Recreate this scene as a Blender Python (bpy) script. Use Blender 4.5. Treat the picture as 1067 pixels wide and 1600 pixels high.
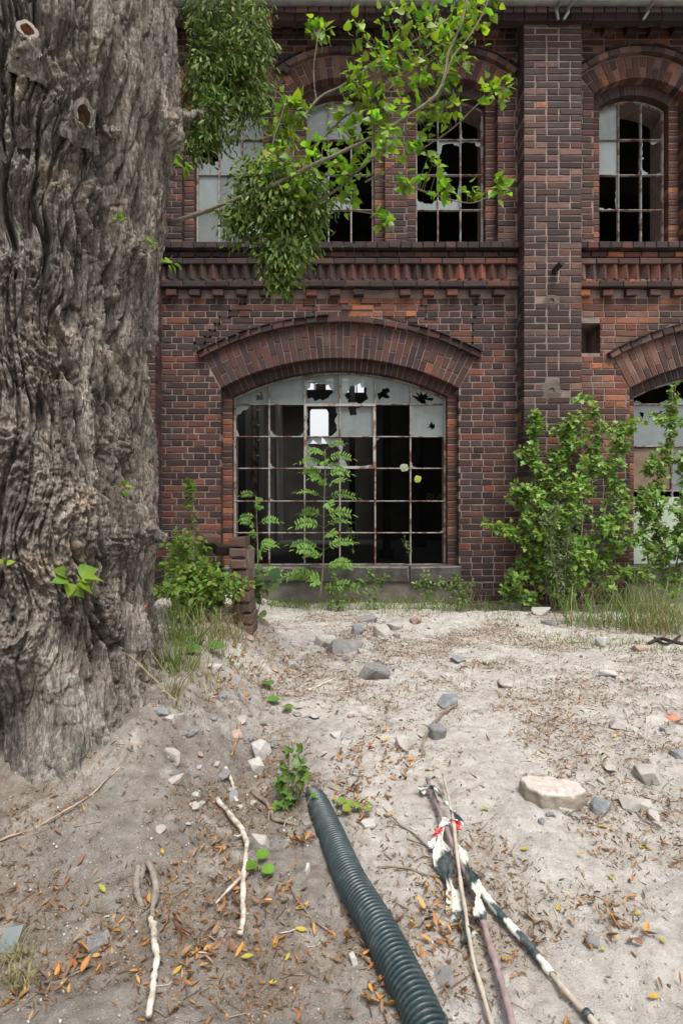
import bpy, bmesh, math, random
import numpy as np
from mathutils import Matrix, Vector

# ------------------------------------------------------------------ scene, camera, sky, sun, exposure
S = bpy.context.scene
for o in list(bpy.data.objects):
    bpy.data.objects.remove(o)
COL = S.collection
FPX, CX, CY, HC = 889.0, 533.5, 800.0, 1.10          # focal length and centre in photograph pixels, camera height

cam = bpy.data.objects.new('camera', bpy.data.cameras.new('camera'))
COL.objects.link(cam)
cam.location = (0, 0, HC)
cam.rotation_euler = (math.radians(90), 0, 0)
cam.data.sensor_fit = 'VERTICAL'
cam.data.sensor_height = 36.0
cam.data.lens = 20.0
cam.data.clip_start = 0.05
cam.data.clip_end = 900.0
cam.data.dof.use_dof = True
cam.data.dof.focus_distance = 4.2
cam.data.dof.aperture_fstop = 6.3
S.camera = cam

SUN_EL, SUN_AZ = math.radians(62), math.radians(160)   # azimuth clockwise from +Y; behind the camera, a little to its right
W = bpy.data.worlds.new('World')
S.world = W
W.use_nodes = True
wt = W.node_tree
wt.nodes.clear()
sky = wt.nodes.new('ShaderNodeTexSky')
sky.sky_type = 'NISHITA'
sky.sun_disc = False
sky.sun_elevation = SUN_EL
sky.sun_rotation = SUN_AZ
sky.dust_density = 4.0
sky.air_density = 1.0
hsv = wt.nodes.new('ShaderNodeHueSaturation')
hsv.inputs['Saturation'].default_value = 0.16         # an overcast sky
bgn = wt.nodes.new('ShaderNodeBackground')
bgn.inputs['Strength'].default_value = 0.09
won = wt.nodes.new('ShaderNodeOutputWorld')
wt.links.new(sky.outputs[0], hsv.inputs['Color'])
wt.links.new(hsv.outputs[0], bgn.inputs['Color'])
wt.links.new(bgn.outputs[0], won.inputs['Surface'])

sl = bpy.data.lights.new('sun', 'SUN')
sl.energy = 1.5
sl.angle = math.radians(20)
sl.color = (1.0, 0.965, 0.92)
sun = bpy.data.objects.new('sun', sl)
COL.objects.link(sun)
_d = Vector((math.sin(SUN_AZ) * math.cos(SUN_EL), math.cos(SUN_AZ) * math.cos(SUN_EL), math.sin(SUN_EL)))
sun.rotation_euler = (-_d).to_track_quat('-Z', 'Y').to_euler()
sun.location = (4, -6, 12)

S.view_settings.view_transform = 'Standard'
S.view_settings.look = 'None'
S.view_settings.gamma = 1.0
S.view_settings.use_curve_mapping = False
S.view_settings.exposure = 1.45
S.render.engine = 'CYCLES'
S.cycles.max_bounces = 6
S.cycles.transparent_max_bounces = 8
S.cycles.use_denoising = True

# ------------------------------------------------------------------ helpers
RNG = random.Random(7)
NR = np.random.RandomState(11)


def P(px, py, Y):
    """photograph pixel + depth -> point in the place"""
    return np.array([(px - CX) * Y / FPX, Y, HC - (py - CY) * Y / FPX])


def sst(a, b, x):
    t = np.clip((np.asarray(x, float) - a) / (b - a), 0, 1)
    return t * t * (3 - 2 * t)


def _hash(ix, iy, iz, seed):
    h = (ix.astype(np.int64) * 374761393 + iy.astype(np.int64) * 668265263 + iz.astype(np.int64) * 2147483647 + seed * 974711) & 0xFFFFFFFF
    h = ((h ^ (h >> 13)) * 1274126177) & 0xFFFFFFFF
    h = ((h ^ (h >> 16)) * 2246822519) & 0xFFFFFFFF
    return h ^ (h >> 15)


def noise3(x, y, z, seed=0):
    x, y, z = np.broadcast_arrays(np.asarray(x, float), np.asarray(y, float), np.asarray(z, float))
    fx, fy, fz = np.floor(x), np.floor(y), np.floor(z)
    tx, ty, tz = x - fx, y - fy, z - fz
    ux, uy, uz = [t * t * t * (t * (t * 6 - 15) + 10) for t in (tx, ty, tz)]
    out = 0
    for i in (0, 1):
        for j in (0, 1):
            for k in (0, 1):
                h = _hash(fx + i, fy + j, fz + k, seed)
                gx = (h & 1023) / 511.5 - 1
                gy = ((h >> 10) & 1023) / 511.5 - 1
                gz = ((h >> 20) & 1023) / 511.5 - 1
                w = (ux if i else 1 - ux) * (uy if j else 1 - uy) * (uz if k else 1 - uz)
                out = out + w * (gx * (tx - i) + gy * (ty - j) + gz * (tz - k))
    return out * 1.3


def fbm(x, y, z, oct=4, seed=0, gain=0.5):
    a, s, out = 1.0, 1.0, 0
    for o in range(oct):
        out = out + a * noise3(x * s, y * s, z * s, seed + o * 17)
        a *= gain
        s *= 2.03
    return out


def voronoi(x, y, z, seed=0):
    fx, fy, fz = np.floor(x), np.floor(y), np.floor(z)
    f1 = np.full(x.shape, 9.0)
    f2 = np.full(x.shape, 9.0)
    idc = np.zeros(x.shape)
    for i in (-1, 0, 1):
        for j in (-1, 0, 1):
            for k in (-1, 0, 1):
                h = _hash(fx + i, fy + j, fz + k, seed)
                dx = fx + i + (h & 1023) / 1023 - x
                dy = fy + j + ((h >> 10) & 1023) / 1023 - y
                dz = fz + k + ((h >> 20) & 1023) / 1023 - z
                d = np.sqrt(dx * dx + dy * dy + dz * dz)
                near = d < f1
                f2 = np.where(near, f1, np.minimum(f2, d))
                idc = np.where(near, (h >> 5) % 997 / 997.0, idc)
                f1 = np.where(near, d, f1)
    return f1, f2, idc


def link(o, parent=None):
    COL.objects.link(o)
    if parent is not None:
        o.parent = parent
        o.matrix_parent_inverse = Matrix.Translation(-parent.location)      # children are built in world coordinates
    return o


def npmesh(V, F, col=None, smooth=False, mats=None):
    V = np.asarray(V, np.float32)
    F = np.asarray(F, np.int32)
    me = bpy.data.meshes.new('mesh')
    k = F.shape[1]
    me.vertices.add(len(V))
    me.vertices.foreach_set('co', V.ravel())
    me.loops.add(F.size)
    me.loops.foreach_set('vertex_index', F.ravel())
    me.polygons.add(len(F))
    me.polygons.foreach_set('loop_start', np.arange(0, F.size, k, dtype=np.int32))
    if smooth:
        me.polygons.foreach_set('use_smooth', np.ones(len(F), bool))
    if col is not None:
        a = me.attributes.new('Col', 'FLOAT_COLOR', 'POINT')
        c = np.ones((len(V), 4), np.float32)
        c[:, :3] = col
        a.data.foreach_set('color', c.ravel())
    me.update(calc_edges=True)
    me.validate()
    return me


def obj(name, me, mat, parent=None, kind=None, label=None):
    o = bpy.data.objects.new(name, me)
    if mat is not None and not me.materials:
        me.materials.append(mat)
    link(o, parent)
    if kind:
        o['kind'] = kind
    if label:
        o['label'] = label
    return o


def tag(o, label, cat, group=None, kind=None):
    o['label'] = label
    o['category'] = cat
    if group:
        o['group'] = group
    if kind:
        o['kind'] = kind
    return o


def empty(name, loc, label, cat, group=None):
    o = bpy.data.objects.new(name, None)
    o.location = Vector([float(c) for c in loc])
    o.empty_display_size = 0.1
    COL.objects.link(o)
    return tag(o, label, cat, group)


class MB:
    """collects pieces and makes ONE mesh"""
    def __init__(s):
        s.v, s.f, s.c, s.n = [], [], [], 0

    def add(s, V, F, c=(1, 1, 1)):
        V = np.asarray(V, float).reshape(-1, 3)
        s.v.append(V)
        s.f += [[i + s.n for i in f] for f in F]
        c = np.asarray(c, float)
        s.c.append(np.broadcast_to(c, (len(V), 3)))
        s.n += len(V)

    def box(s, x0, x1, y0, y1, z0, z1, c=(1, 1, 1)):
        s.add([(x0, y0, z0), (x1, y0, z0), (x1, y1, z0), (x0, y1, z0), (x0, y0, z1), (x1, y0, z1), (x1, y1, z1), (x0, y1, z1)],
              [(0, 1, 5, 4), (1, 2, 6, 5), (2, 3, 7, 6), (3, 0, 4, 7), (4, 5, 6, 7), (3, 2, 1, 0)], c)

    def mesh(s, smooth=False):
        me = bpy.data.meshes.new('mesh')
        V = np.concatenate(s.v) if s.v else np.zeros((0, 3))
        me.from_pydata(V.tolist(), [], s.f)
        a = me.attributes.new('Col', 'FLOAT_COLOR', 'POINT')
        c = np.ones((len(V), 4), np.float32)
        c[:, :3] = np.concatenate(s.c)
        a.data.foreach_set('color', c.ravel())
        if smooth:
            me.polygons.foreach_set('use_smooth', np.ones(len(me.polygons), bool))
        me.update()
        return me


def tube(path, radii, sides=8, closed_ends=True):
    """tapered tube along a polyline: V, F(quads)"""
    path = np.asarray(path, float)
    n = len(path)
    radii = np.broadcast_to(np.asarray(radii, float), (n,))
    T = np.gradient(path, axis=0)
    T /= np.linalg.norm(T, axis=1)[:, None] + 1e-9
    up = np.array([0.13, 0.21, 0.97]) if abs(T[0][2]) < 0.9 else np.array([0.97, 0.2, 0.1])
    V = []
    N = np.cross(T[0], up)
    N /= np.linalg.norm(N)
    for i in range(n):
        N = N - T[i] * N.dot(T[i])
        N /= np.linalg.norm(N) + 1e-9
        B = np.cross(T[i], N)
        a = np.arange(sides) * 2 * math.pi / sides
        V.append(path[i] + radii[i] * (np.cos(a)[:, None] * N + np.sin(a)[:, None] * B))
    V = np.concatenate(V)
    F = []
    for i in range(n - 1):
        for j in range(sides):
            k = (j + 1) % sides
            F.append((i * sides + j, i * sides + k, (i + 1) * sides + k, (i + 1) * sides + j))
    if closed_ends:
        F.append(tuple(range(sides))[::-1])
        F.append(tuple((n - 1) * sides + j for j in range(sides)))
    return V, F


def spline(pts, n):
    """Catmull-Rom through points"""
    pts = np.asarray(pts, float)
    k = len(pts)
    if k < 3:
        t = np.linspace(0, 1, n)[:, None]
        return pts[0] * (1 - t) + pts[-1] * t
    e = np.vstack([2 * pts[0] - pts[1], pts, 2 * pts[-1] - pts[-2]])
    u = np.linspace(0, k - 1 - 1e-6, n)
    i = np.floor(u).astype(int)
    t = (u - i)[:, None]
    p0, p1, p2, p3 = e[i], e[i + 1], e[i + 2], e[i + 3]
    return 0.5 * (2 * p1 + (p2 - p0) * t + (2 * p0 - 5 * p1 + 4 * p2 - p3) * t * t + (3 * p1 - p0 - 3 * p2 + p3) * t ** 3)


# ------------------------------------------------------------------ materials
def material(name):
    m = bpy.data.materials.new(name)
    m.use_nodes = True
    t = m.node_tree
    t.nodes.clear()
    out = t.nodes.new('ShaderNodeOutputMaterial')
    return m, t, out


def nd(t, typ, ins=None, **attrs):
    n = t.nodes.new(typ)
    for k, v in attrs.items():
        setattr(n, k, v)
    for k, v in (ins or {}).items():
        if isinstance(v, bpy.types.NodeSocket):
            t.links.new(v, n.inputs[k])
        else:
            n.inputs[k].default_value = v
    return n


def ramp(t, fac, stops):
    n = t.nodes.new('ShaderNodeValToRGB')
    t.links.new(fac, n.inputs[0])
    el = n.color_ramp.elements
    while len(el) < len(stops):
        el.new(0.5)
    for e, (p, c) in zip(el, stops):
        e.position = p
        e.color = (c[0], c[1], c[2], 1) if not isinstance(c, (int, float)) else (c, c, c, 1)
    return n.outputs[0]


def noise_n(t, vec, scale, detail=5, rough=0.55, dist=0.0):
    n = nd(t, 'ShaderNodeTexNoise', {'Vector': vec, 'Scale': scale, 'Detail': detail, 'Roughness': rough, 'Distortion': dist})
    return n.outputs['Fac']


def mixc(t, fac, a, b, mode='MIX'):
    n = t.nodes.new('ShaderNodeMix')
    n.data_type = 'RGBA'
    n.blend_type = mode
    n.clamp_factor = True
    for sock, v in ((n.inputs[0], fac), (n.inputs[6], a), (n.inputs[7], b)):
        if isinstance(v, bpy.types.NodeSocket):
            t.links.new(v, sock)
        elif isinstance(v, (int, float)):
            sock.default_value = v
        else:
            sock.default_value = (v[0], v[1], v[2], 1)
    return n.outputs[2]


def pos(t, scale=(1, 1, 1)):
    g = t.nodes.new('ShaderNodeNewGeometry')
    m = nd(t, 'ShaderNodeMapping', {'Vector': g.outputs['Position'], 'Scale': scale})
    return m.outputs[0]


def objco(t, scale=(1, 1, 1)):
    g = t.nodes.new('ShaderNodeTexCoord')
    m = nd(t, 'ShaderNodeMapping', {'Vector': g.outputs['Object'], 'Scale': scale})
    return m.outputs[0]


def principled(t, out, color, rough=0.8, bump=None, bstr=0.3, bdist=0.01, metallic=0.0, spec=0.4, **kw):
    b = t.nodes.new('ShaderNodeBsdfPrincipled')
    for k, v in {'Base Color': color, 'Roughness': rough, 'Metallic': metallic, 'Specular IOR Level': spec}.items():
        if isinstance(v, bpy.types.NodeSocket):
            t.links.new(v, b.inputs[k])
        elif isinstance(v, (int, float)):
            b.inputs[k].default_value = v
        else:
            b.inputs[k].default_value = (v[0], v[1], v[2], 1)
    if bump is not None:
        n = nd(t, 'ShaderNodeBump', {'Height': bump, 'Strength': bstr, 'Distance': bdist})
        t.links.new(n.outputs[0], b.inputs['Normal'])
    if out is not None:
        t.links.new(b.outputs[0], out.inputs['Surface'])
    return b


def attr(t, name='Col'):
    return nd(t, 'ShaderNodeAttribute', attribute_name=name).outputs['Color']


def m_plain(name, c1, c2, scale=20, rough=0.8, bstr=0.3, bd=0.004, metallic=0, spec=0.4, stretch=(1, 1, 1), usecol=False):
    m, t, out = material(name)
    v = pos(t, stretch)
    f = noise_n(t, v, scale, 6, 0.6)
    c = ramp(t, f, [(0.3, c1), (0.7, c2)])
    if usecol:
        c = mixc(t, 1.0, c, attr(t), 'MULTIPLY')
    principled(t, out, c, rough, noise_n(t, v, scale * 4, 5), bstr, bd, metallic, spec)
    return m


M = {}


def brick_material():
    m, t, out = material('old_brick')
    v = pos(t)
    c = attr(t)
    n1 = noise_n(t, v, 38, 6, 0.65)
    c = mixc(t, 0.55, c, ramp(t, n1, [(0.25, 0.45), (0.75, 1.5)]), 'MULTIPLY')
    # soot and weathering in broad, ragged stains
    n2 = noise_n(t, v, 0.75, 6, 0.6, 0.4)
    c = mixc(t, ramp(t, n2, [(0.45, 0.0), (0.64, 0.72)]), c, (0.022, 0.018, 0.017))
    # pale lime bloom and mortar smears
    n3 = noise_n(t, v, 6.5, 7, 0.7)
    c = mixc(t, ramp(t, n3, [(0.60, 0.0), (0.78, 0.35)]), c, (0.20, 0.155, 0.135))
    n5 = noise_n(t, pos(t, (9, 9, 0.8)), 1.0, 5, 0.6)
    c = mixc(t, ramp(t, n5, [(0.58, 0.0), (0.75, 0.30)]), c, (0.035, 0.03, 0.03))
    n4 = noise_n(t, v, 120, 5, 0.6)
    mixh = mixc(t, 0.5, n4, noise_n(t, v, 26, 4), 'MIX')
    principled(t, out, c, 0.86, mixh, 0.7, 0.006, spec=0.3)
    return m


def mortar_material(name='lime_mortar', a=(0.135, 0.101, 0.088), b=(0.245, 0.187, 0.162)):
    m, t, out = material(name)
    v = pos(t)
    c = ramp(t, noise_n(t, v, 9, 6, 0.6), [(0.3, a), (0.7, b)])
    n2 = noise_n(t, v, 0.75, 6, 0.6, 0.4)
    c = mixc(t, ramp(t, n2, [(0.50, 0.0), (0.72, 0.5)]), c, (0.06, 0.05, 0.047))
    principled(t, out, c, 0.95, noise_n(t, v, 90, 5), 0.8, 0.006, spec=0.2)
    return m


def bark_material():
    m, t, out = material('poplar_bark')
    v = pos(t)
    vs = pos(t, (1, 1, 0.28))
    n1 = noise_n(t, vs, 9, 8, 0.62, 0.6)
    c = ramp(t, n1, [(0.28, (0.046, 0.038, 0.031)), (0.44, (0.118, 0.100, 0.083)), (0.60, (0.205, 0.178, 0.150)), (0.78, (0.33, 0.295, 0.255))])
    n2 = noise_n(t, v, 2.1, 5, 0.6)
    c = mixc(t, ramp(t, n2, [(0.52, 0.0), (0.7, 0.5)]), c, (0.165, 0.155, 0.138))
    n3 = noise_n(t, v, 1.3, 4, 0.5)
    c = mixc(t, ramp(t, n3, [(0.58, 0.0), (0.75, 0.28)]), c, (0.085, 0.088, 0.055))
    fine = noise_n(t, pos(t, (1, 1, 0.22)), 95, 8, 0.72, 0.8)
    c = mixc(t, 0.95, c, ramp(t, fine, [(0.34, 0.28), (0.5, 0.95), (0.66, 1.9)]), 'MULTIPLY')
    flake = nd(t, 'ShaderNodeTexVoronoi', {'Vector': mixc(t, 0.06, pos(t, (1, 1, 0.30)), nd(t, 'ShaderNodeTexNoise', {'Vector': v, 'Scale': 14.0, 'Detail': 4.0}).outputs['Color'], 'ADD'), 'Scale': 46.0})
    c = mixc(t, 0.55, c, ramp(t, nd(t, 'ShaderNodeSeparateColor', {'Color': flake.outputs['Color']}).outputs[0], [(0.0, 0.62), (1.0, 1.35)]), 'MULTIPLY')
    c = mixc(t, 1.0, c, attr(t), 'MULTIPLY')
    b1 = noise_n(t, pos(t, (1, 1, 0.35)), 75, 8, 0.7, 0.5)
    vo = nd(t, 'ShaderNodeTexVoronoi', {'Vector': pos(t, (1, 1, 0.3)), 'Scale': 70.0}, feature='DISTANCE_TO_EDGE').outputs['Distance']
    vr = ramp(t, vo, [(0.0, 0.0), (0.12, 1.0)])
    bh = mixc(t, 0.12, b1, vr)
    principled(t, out, c, 0.93, bh, 1.0, 0.012, spec=0.2)
    return m


def ground_material():
    m, t, out = material('sandy_ground')
    v = pos(t)
    n1 = noise_n(t, v, 1.6, 7, 0.62, 0.3)
    n2 = noise_n(t, v, 14, 7, 0.65)
    sand = ramp(t, n2, [(0.25, (0.265, 0.240, 0.212)), (0.5, (0.385, 0.358, 0.326)), (0.75, (0.49, 0.468, 0.438))])
    soil = ramp(t, n2, [(0.25, (0.105, 0.090, 0.076)), (0.5, (0.19, 0.170, 0.150)), (0.75, (0.29, 0.268, 0.245))])
    # darker humus under the tree (Col.r), broken up by noise
    a = nd(t, 'ShaderNodeSeparateColor', {'Color': attr(t)})
    ad = nd(t, 'ShaderNodeMath', {0: a.outputs[0], 1: n1}, operation='ADD')
    f = ramp(t, nd(t, 'ShaderNodeMath', {0: ad.outputs[0], 1: 0.5}, operation='MULTIPLY').outputs[0], [(0.32, 0.0), (0.56, 1.0)])
    c = mixc(t, f, sand, soil)
    # damp / dusty blotches
    n3 = noise_n(t, v, 4.2, 6, 0.65, 0.8)
    c = mixc(t, ramp(t, n3, [(0.54, 0.0), (0.72, 0.55)]), c, (0.50, 0.46, 0.41))
    c = mixc(t, ramp(t, noise_n(t, v, 3.6, 8, 0.75, 0.9), [(0.55, 0.0), (0.70, 0.65)]), c, (0.175, 0.132, 0.098))
    c = mixc(t, nd(t, 'ShaderNodeMath', {0: a.outputs[1], 1: ramp(t, noise_n(t, v, 55, 6, 0.7, 0.8), [(0.38, 0.0), (0.6, 1.0)])}, operation='MULTIPLY').outputs[0], c, (0.17, 0.115, 0.075))
    # grains: dark and pale specks
    sp = noise_n(t, v, 190, 3, 0.6)
    c = mixc(t, ramp(t, sp, [(0.60, 0.0), (0.70, 0.7)]), c, (0.095, 0.070, 0.050))
    fib = noise_n(t, v, 34, 8, 0.72, 1.4)
    c = mixc(t, ramp(t, fib, [(0.58, 0.0), (0.70, 0.6)]), c, (0.17, 0.128, 0.094))
    sp2 = noise_n(t, v, 150, 2, 0.5)
    c = mixc(t, ramp(t, sp2, [(0.68, 0.0), (0.74, 0.7)]), c, (0.60, 0.57, 0.52))
    bh = mixc(t, 0.4, noise_n(t, v, 42, 8, 0.72, 0.6), noise_n(t, v, 240, 4, 0.6))
    principled(t, out, c, 0.95, bh, 1.0, 0.018, spec=0.15)
    return m


def leaf_material(name, trans=(0.9, 1.1, 0.5), mixf=0.35, rough=0.45, spec=0.4):
    m, t, out = material(name)
    c = attr(t)
    v = pos(t)
    c = mixc(t, 0.35, c, ramp(t, noise_n(t, v, 45, 4), [(0.3, 0.55), (0.7, 1.4)]), 'MULTIPLY')
    b = principled(t, None, c, rough, None, spec=spec)
    tc = mixc(t, 1.0, c, trans, 'MULTIPLY')
    tr = nd(t, 'ShaderNodeBsdfTranslucent', {'Color': tc})
    mx = nd(t, 'ShaderNodeMixShader', {0: mixf, 1: b.outputs[0], 2: tr.outputs[0]})
    t.links.new(mx.outputs[0], out.inputs['Surface'])
    return m


def glass_material():
    m, t, out = material('dirty_glass')
    v = pos(t)
    n = noise_n(t, v, 3.0, 6, 0.6, 0.5)
    c = ramp(t, n, [(0.3, (0.155, 0.180, 0.182)), (0.7, (0.225, 0.255, 0.255))])
    st = noise_n(t, pos(t, (14, 14, 1.5)), 1.0, 5, 0.6)
    c = mixc(t, ramp(t, st, [(0.55, 0.0), (0.75, 0.35)]), c, (0.15, 0.145, 0.13))
    c = mixc(t, 1.0, c, attr(t), 'MULTIPLY')
    b = principled(t, None, c, 0.22, None, spec=0.5)
    tr = nd(t, 'ShaderNodeBsdfTransparent', {'Color': (0.8, 0.9, 0.88, 1)})
    fac = ramp(t, noise_n(t, v, 7, 5), [(0.35, 0.16), (0.7, 0.04)])
    mx = nd(t, 'ShaderNodeMixShader', {0: fac, 1: b.outputs[0], 2: tr.outputs[0]})
    t.links.new(mx.outputs[0], out.inputs['Surface'])
    return m


def rusty_material(name, paint, rust=(0.13, 0.055, 0.03), amount=0.5):
    m, t, out = material(name)
    v = pos(t)
    n = noise_n(t, v, 7, 7, 0.7, 0.3)
    f = ramp(t, n, [(amount - 0.04, 0.0), (amount + 0.05, 1.0)])
    p = ramp(t, noise_n(t, v, 60, 4), [(0.3, tuple(x * 0.65 for x in paint)), (0.7, paint)])
    r = ramp(t, noise_n(t, v, 80, 4), [(0.3, tuple(x * 0.5 for x in rust)), (0.7, tuple(x * 1.6 for x in rust))])
    principled(t, out, mixc(t, f, p, r), 0.75, mixc(t, 0.5, f, noise_n(t, v, 160, 3)), 0.5, 0.003, spec=0.3)
    return m


def stone_material():
    m, t, out = material('rubble_stone')
    v = objco(t)
    c = attr(t)
    c = mixc(t, 0.6, c, ramp(t, noise_n(t, v, 30, 7, 0.65), [(0.25, 0.55), (0.75, 1.4)]), 'MULTIPLY')
    c = mixc(t, ramp(t, noise_n(t, v, 9, 6, 0.6), [(0.5, 0.0), (0.72, 0.5)]), c, (0.36, 0.315, 0.26))
    principled(t, out, c, 0.9, noise_n(t, v, 70, 7, 0.7), 0.8, 0.006, spec=0.25)
    return m


M['brick'] = brick_material()
M['mortar'] = mortar_material()
M['bark'] = bark_material()
M['ground'] = ground_material()
M['poplar'] = leaf_material('poplar_leaf', (1.25, 1.5, 0.6), 0.42, 0.45, 0.3)
M['leaf'] = leaf_material('weed_leaf', (1.1, 1.3, 0.5), 0.36, 0.42, 0.35)
M['mistle'] = leaf_material('mistletoe_leaf', (1.0, 1.2, 0.4), 0.28, 0.5, 0.25)
M['rowan'] = leaf_material('rowan_leaf', (1.1, 1.3, 0.5), 0.35, 0.5, 0.2)
M['dry'] = leaf_material('dry_leaf', (1.0, 0.8, 0.5), 0.15, 0.6, 0.3)
M['glass'] = glass_material()
M['iron'] = rusty_material('painted_window_iron', (0.34, 0.325, 0.30), amount=0.52)
M['stone'] = stone_material()
M['twig'] = m_plain('twig_bark', (0.11, 0.085, 0.06), (0.22, 0.18, 0.135), 40, 0.85)
M['stick'] = m_plain('bleached_stick', (0.16, 0.125, 0.095), (0.62, 0.56, 0.48), 26, 0.8, 0.8, usecol=True)
M['greenstem'] = m_plain('green_stem', (0.10, 0.13, 0.04), (0.16, 0.16, 0.06), 40, 0.6)
M['sillstone'] = m_plain('sill_stone', (0.06, 0.053, 0.047), (0.165, 0.15, 0.132), 9, 0.9, 0.8, 0.01)
M['render'] = m_plain('plinth_render', (0.055, 0.048, 0.040), (0.13, 0.115, 0.095), 6, 0.95, 0.8, 0.01)
M['zinc'] = m_plain('zinc_gutter', (0.16, 0.165, 0.165), (0.34, 0.35, 0.345), 5, 0.5, 0.2, 0.003, 0.3)
M['black'] = m_plain('matt_black', (0.012, 0.011, 0.010), (0.03, 0.027, 0.025), 8, 0.95)
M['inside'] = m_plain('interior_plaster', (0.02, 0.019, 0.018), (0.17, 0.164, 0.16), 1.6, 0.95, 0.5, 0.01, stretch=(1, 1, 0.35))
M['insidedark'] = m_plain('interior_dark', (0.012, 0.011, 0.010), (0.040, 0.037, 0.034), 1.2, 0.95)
M['greenboard'] = m_plain('pale_green_board', (0.235, 0.285, 0.225), (0.33, 0.385, 0.31), 2.5, 0.7, 0.2, 0.004)
M['brownboard'] = m_plain('brown_board', (0.085, 0.060, 0.038), (0.17, 0.125, 0.08), 6, 0.8)

# ------------------------------------------------------------------ ground
TC = np.array([-1.55, 2.75])                       # centre of the big trunk


def hgt(x, y, fine=True):
    x = np.asarray(x, float)
    y = np.asarray(y, float)
    z = -0.12 + 0.12 * sst(1.2, 3.6, y) - 0.045 * sst(5.5, 6.8, y)
    wob = 0.22 * noise3(x * 1.1, y * 1.1, 3.3, 5) + 0.06 * noise3(x * 5, y * 5, 1.3, 6)
    edge = -0.40 + wob * 0.6 - 0.22 * sst(4.0, 5.6, y)
    m = sst(-.10, 0.46, edge - x) * sst(1.35, 2.85, y + 0.15 * noise3(x * 2, y * 2, 9.1, 8)) * (1 - 0.75 * sst(4.6, 5.6, y))
    z = z + 0.33 * m
    # a hump of spoil in front of the shrubs, a shallow trough along the pipe
    z = z + 0.07 * np.exp(-(((x - 2.1) / 0.7) ** 2 + ((y - 5.95) / 0.35) ** 2))
    z = z + 0.03 * np.exp(-(((x - 0.2) / 0.9) ** 2 + ((y - 6.2) / 0.35) ** 2)) + .05 * sst(6.3, 6.8, y)
    z = z + 0.035 * fbm(x * 1.3, y * 1.3, 0.5, 3, 21)
    if fine:
        z = z + 0.020 * fbm(x * 5.5, y * 5.5, 4.5, 3, 31) + 0.012 * np.abs(noise3(x * 17, y * 17, 2.2, 41)) + (0.005 + .004 * m) * fbm(x * 36, y * 36, 7.7, 2, 43) + .010 * m * np.abs(noise3(x * 24, y * 9, 1.2, 45))
    far = sst(7.5, 14, np.hypot(x, y))
    return z * (1 - far) - 0.05 * far


def gp(px, py, lift=0.0):
    t = np.arange(0.7, 9.0, 0.006)
    pts = np.stack([(px - CX) * t / FPX, t, HC - (py - CY) * t / FPX], 1)
    d = pts[:, 2] - hgt(pts[:, 0], pts[:, 1])
    i = np.argmax(d <= 0) if (d <= 0).any() else len(t) - 1
    p = pts[i].copy()
    p[2] = float(hgt(p[0], p[1])) + lift
    return p


def _axis(segs):
    out = [segs[0][0]]
    for a, b, st in segs:
        n = max(1, int(round((b - a) / st)))
        out += list(np.linspace(a, b, n + 1)[1:])
    return np.array(out)


gx = _axis([(-320, -40, 40), (-40, -8, 4), (-8, -2.4, 0.2), (-2.4, -1.3, 0.03), (-1.3, 1.9, 0.0105), (1.9, 4.4, 0.022), (4.4, 9, 0.2), (9, 40, 4), (40, 320, 40)])
gy = _axis([(-320, -40, 40), (-40, -4, 4), (-4, 0.4, 0.4), (0.4, 0.9, 0.03), (0.9, 2.6, 0.0105), (2.6, 4.4, 0.014), (4.4, 6.9, 0.022), (6.9, 12, 0.5), (12, 40, 4), (40, 320, 40)])
GX, GY = np.meshgrid(gx, gy)
GZ = hgt(GX, GY)
ny, nx = GX.shape
GZ = GZ + 0.0
idx = np.arange(nx * ny).reshape(ny, nx)
GF = np.stack([idx[:-1, :-1], idx[:-1, 1:], idx[1:, 1:], idx[1:, :-1]], -1).reshape(-1, 4)
soil = sst(0.35, -0.35, GX + 0.25 * noise3(GX * 1.4, GY * 1.4, 0.4, 77)) * sst(4.3, 1.6, GY)
soil = np.maximum(soil * 0.85, 0.75 * sst(0.9, 0.0, np.abs(GY - 6.75) / 0.7) * sst(0.6, 1.6, GX))
soil = np.maximum(soil, 0.6 * np.exp(-((np.hypot(GX - TC[0], GY - TC[1]) - 0.75) / 0.35) ** 2))
def dens(x, y):
    """where litter gathers"""
    return fbm(x * 1.7, y * 1.7, .7, 4, 501) + .35 * noise3(x * 6, y * 6, .2, 503)


soil = np.maximum(soil, .95 * np.exp(-(((GX + .62) / .22) ** 2 + ((GY - 2.75) / .45) ** 2)) * (.6 + .8 * np.abs(noise3(GX * 5, GY * 5, 2.0, 91))))
mat_ = .55 * sst(.0, .5, dens(GX, GY))
gcol = np.stack([soil, mat_, soil], -1).reshape(-1, 3)
ground = obj('ground', npmesh(np.stack([GX, GY, GZ], -1).reshape(-1, 3), GF, gcol, True), M['ground'], kind='structure')
ground['label'] = 'pale sandy ground strewn with leaves rising to a bank at the tree'

# ------------------------------------------------------------------ factory building
YW, YP = 6.80, 6.54                                 # wall face, pilaster face
C = 0.0772                                          # one course
BH = 0.0655                                         # brick height
bld = empty('factory_building', (0.0, YW, 0.0), 'derelict red brick factory with arched broken windows and central pilaster', 'building')

PAL = {'dark': (0.024, 0.0165, 0.016), 'slate': (0.038, 0.029, 0.0285), 'brown': (0.054, 0.029, 0.0235), 'redbrown': (0.083, 0.034, 0.025),
       'red': (0.140, 0.047, 0.028), 'orange': (0.225, 0.090, 0.045), 'pink': (0.125, 0.075, 0.059)}


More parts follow.
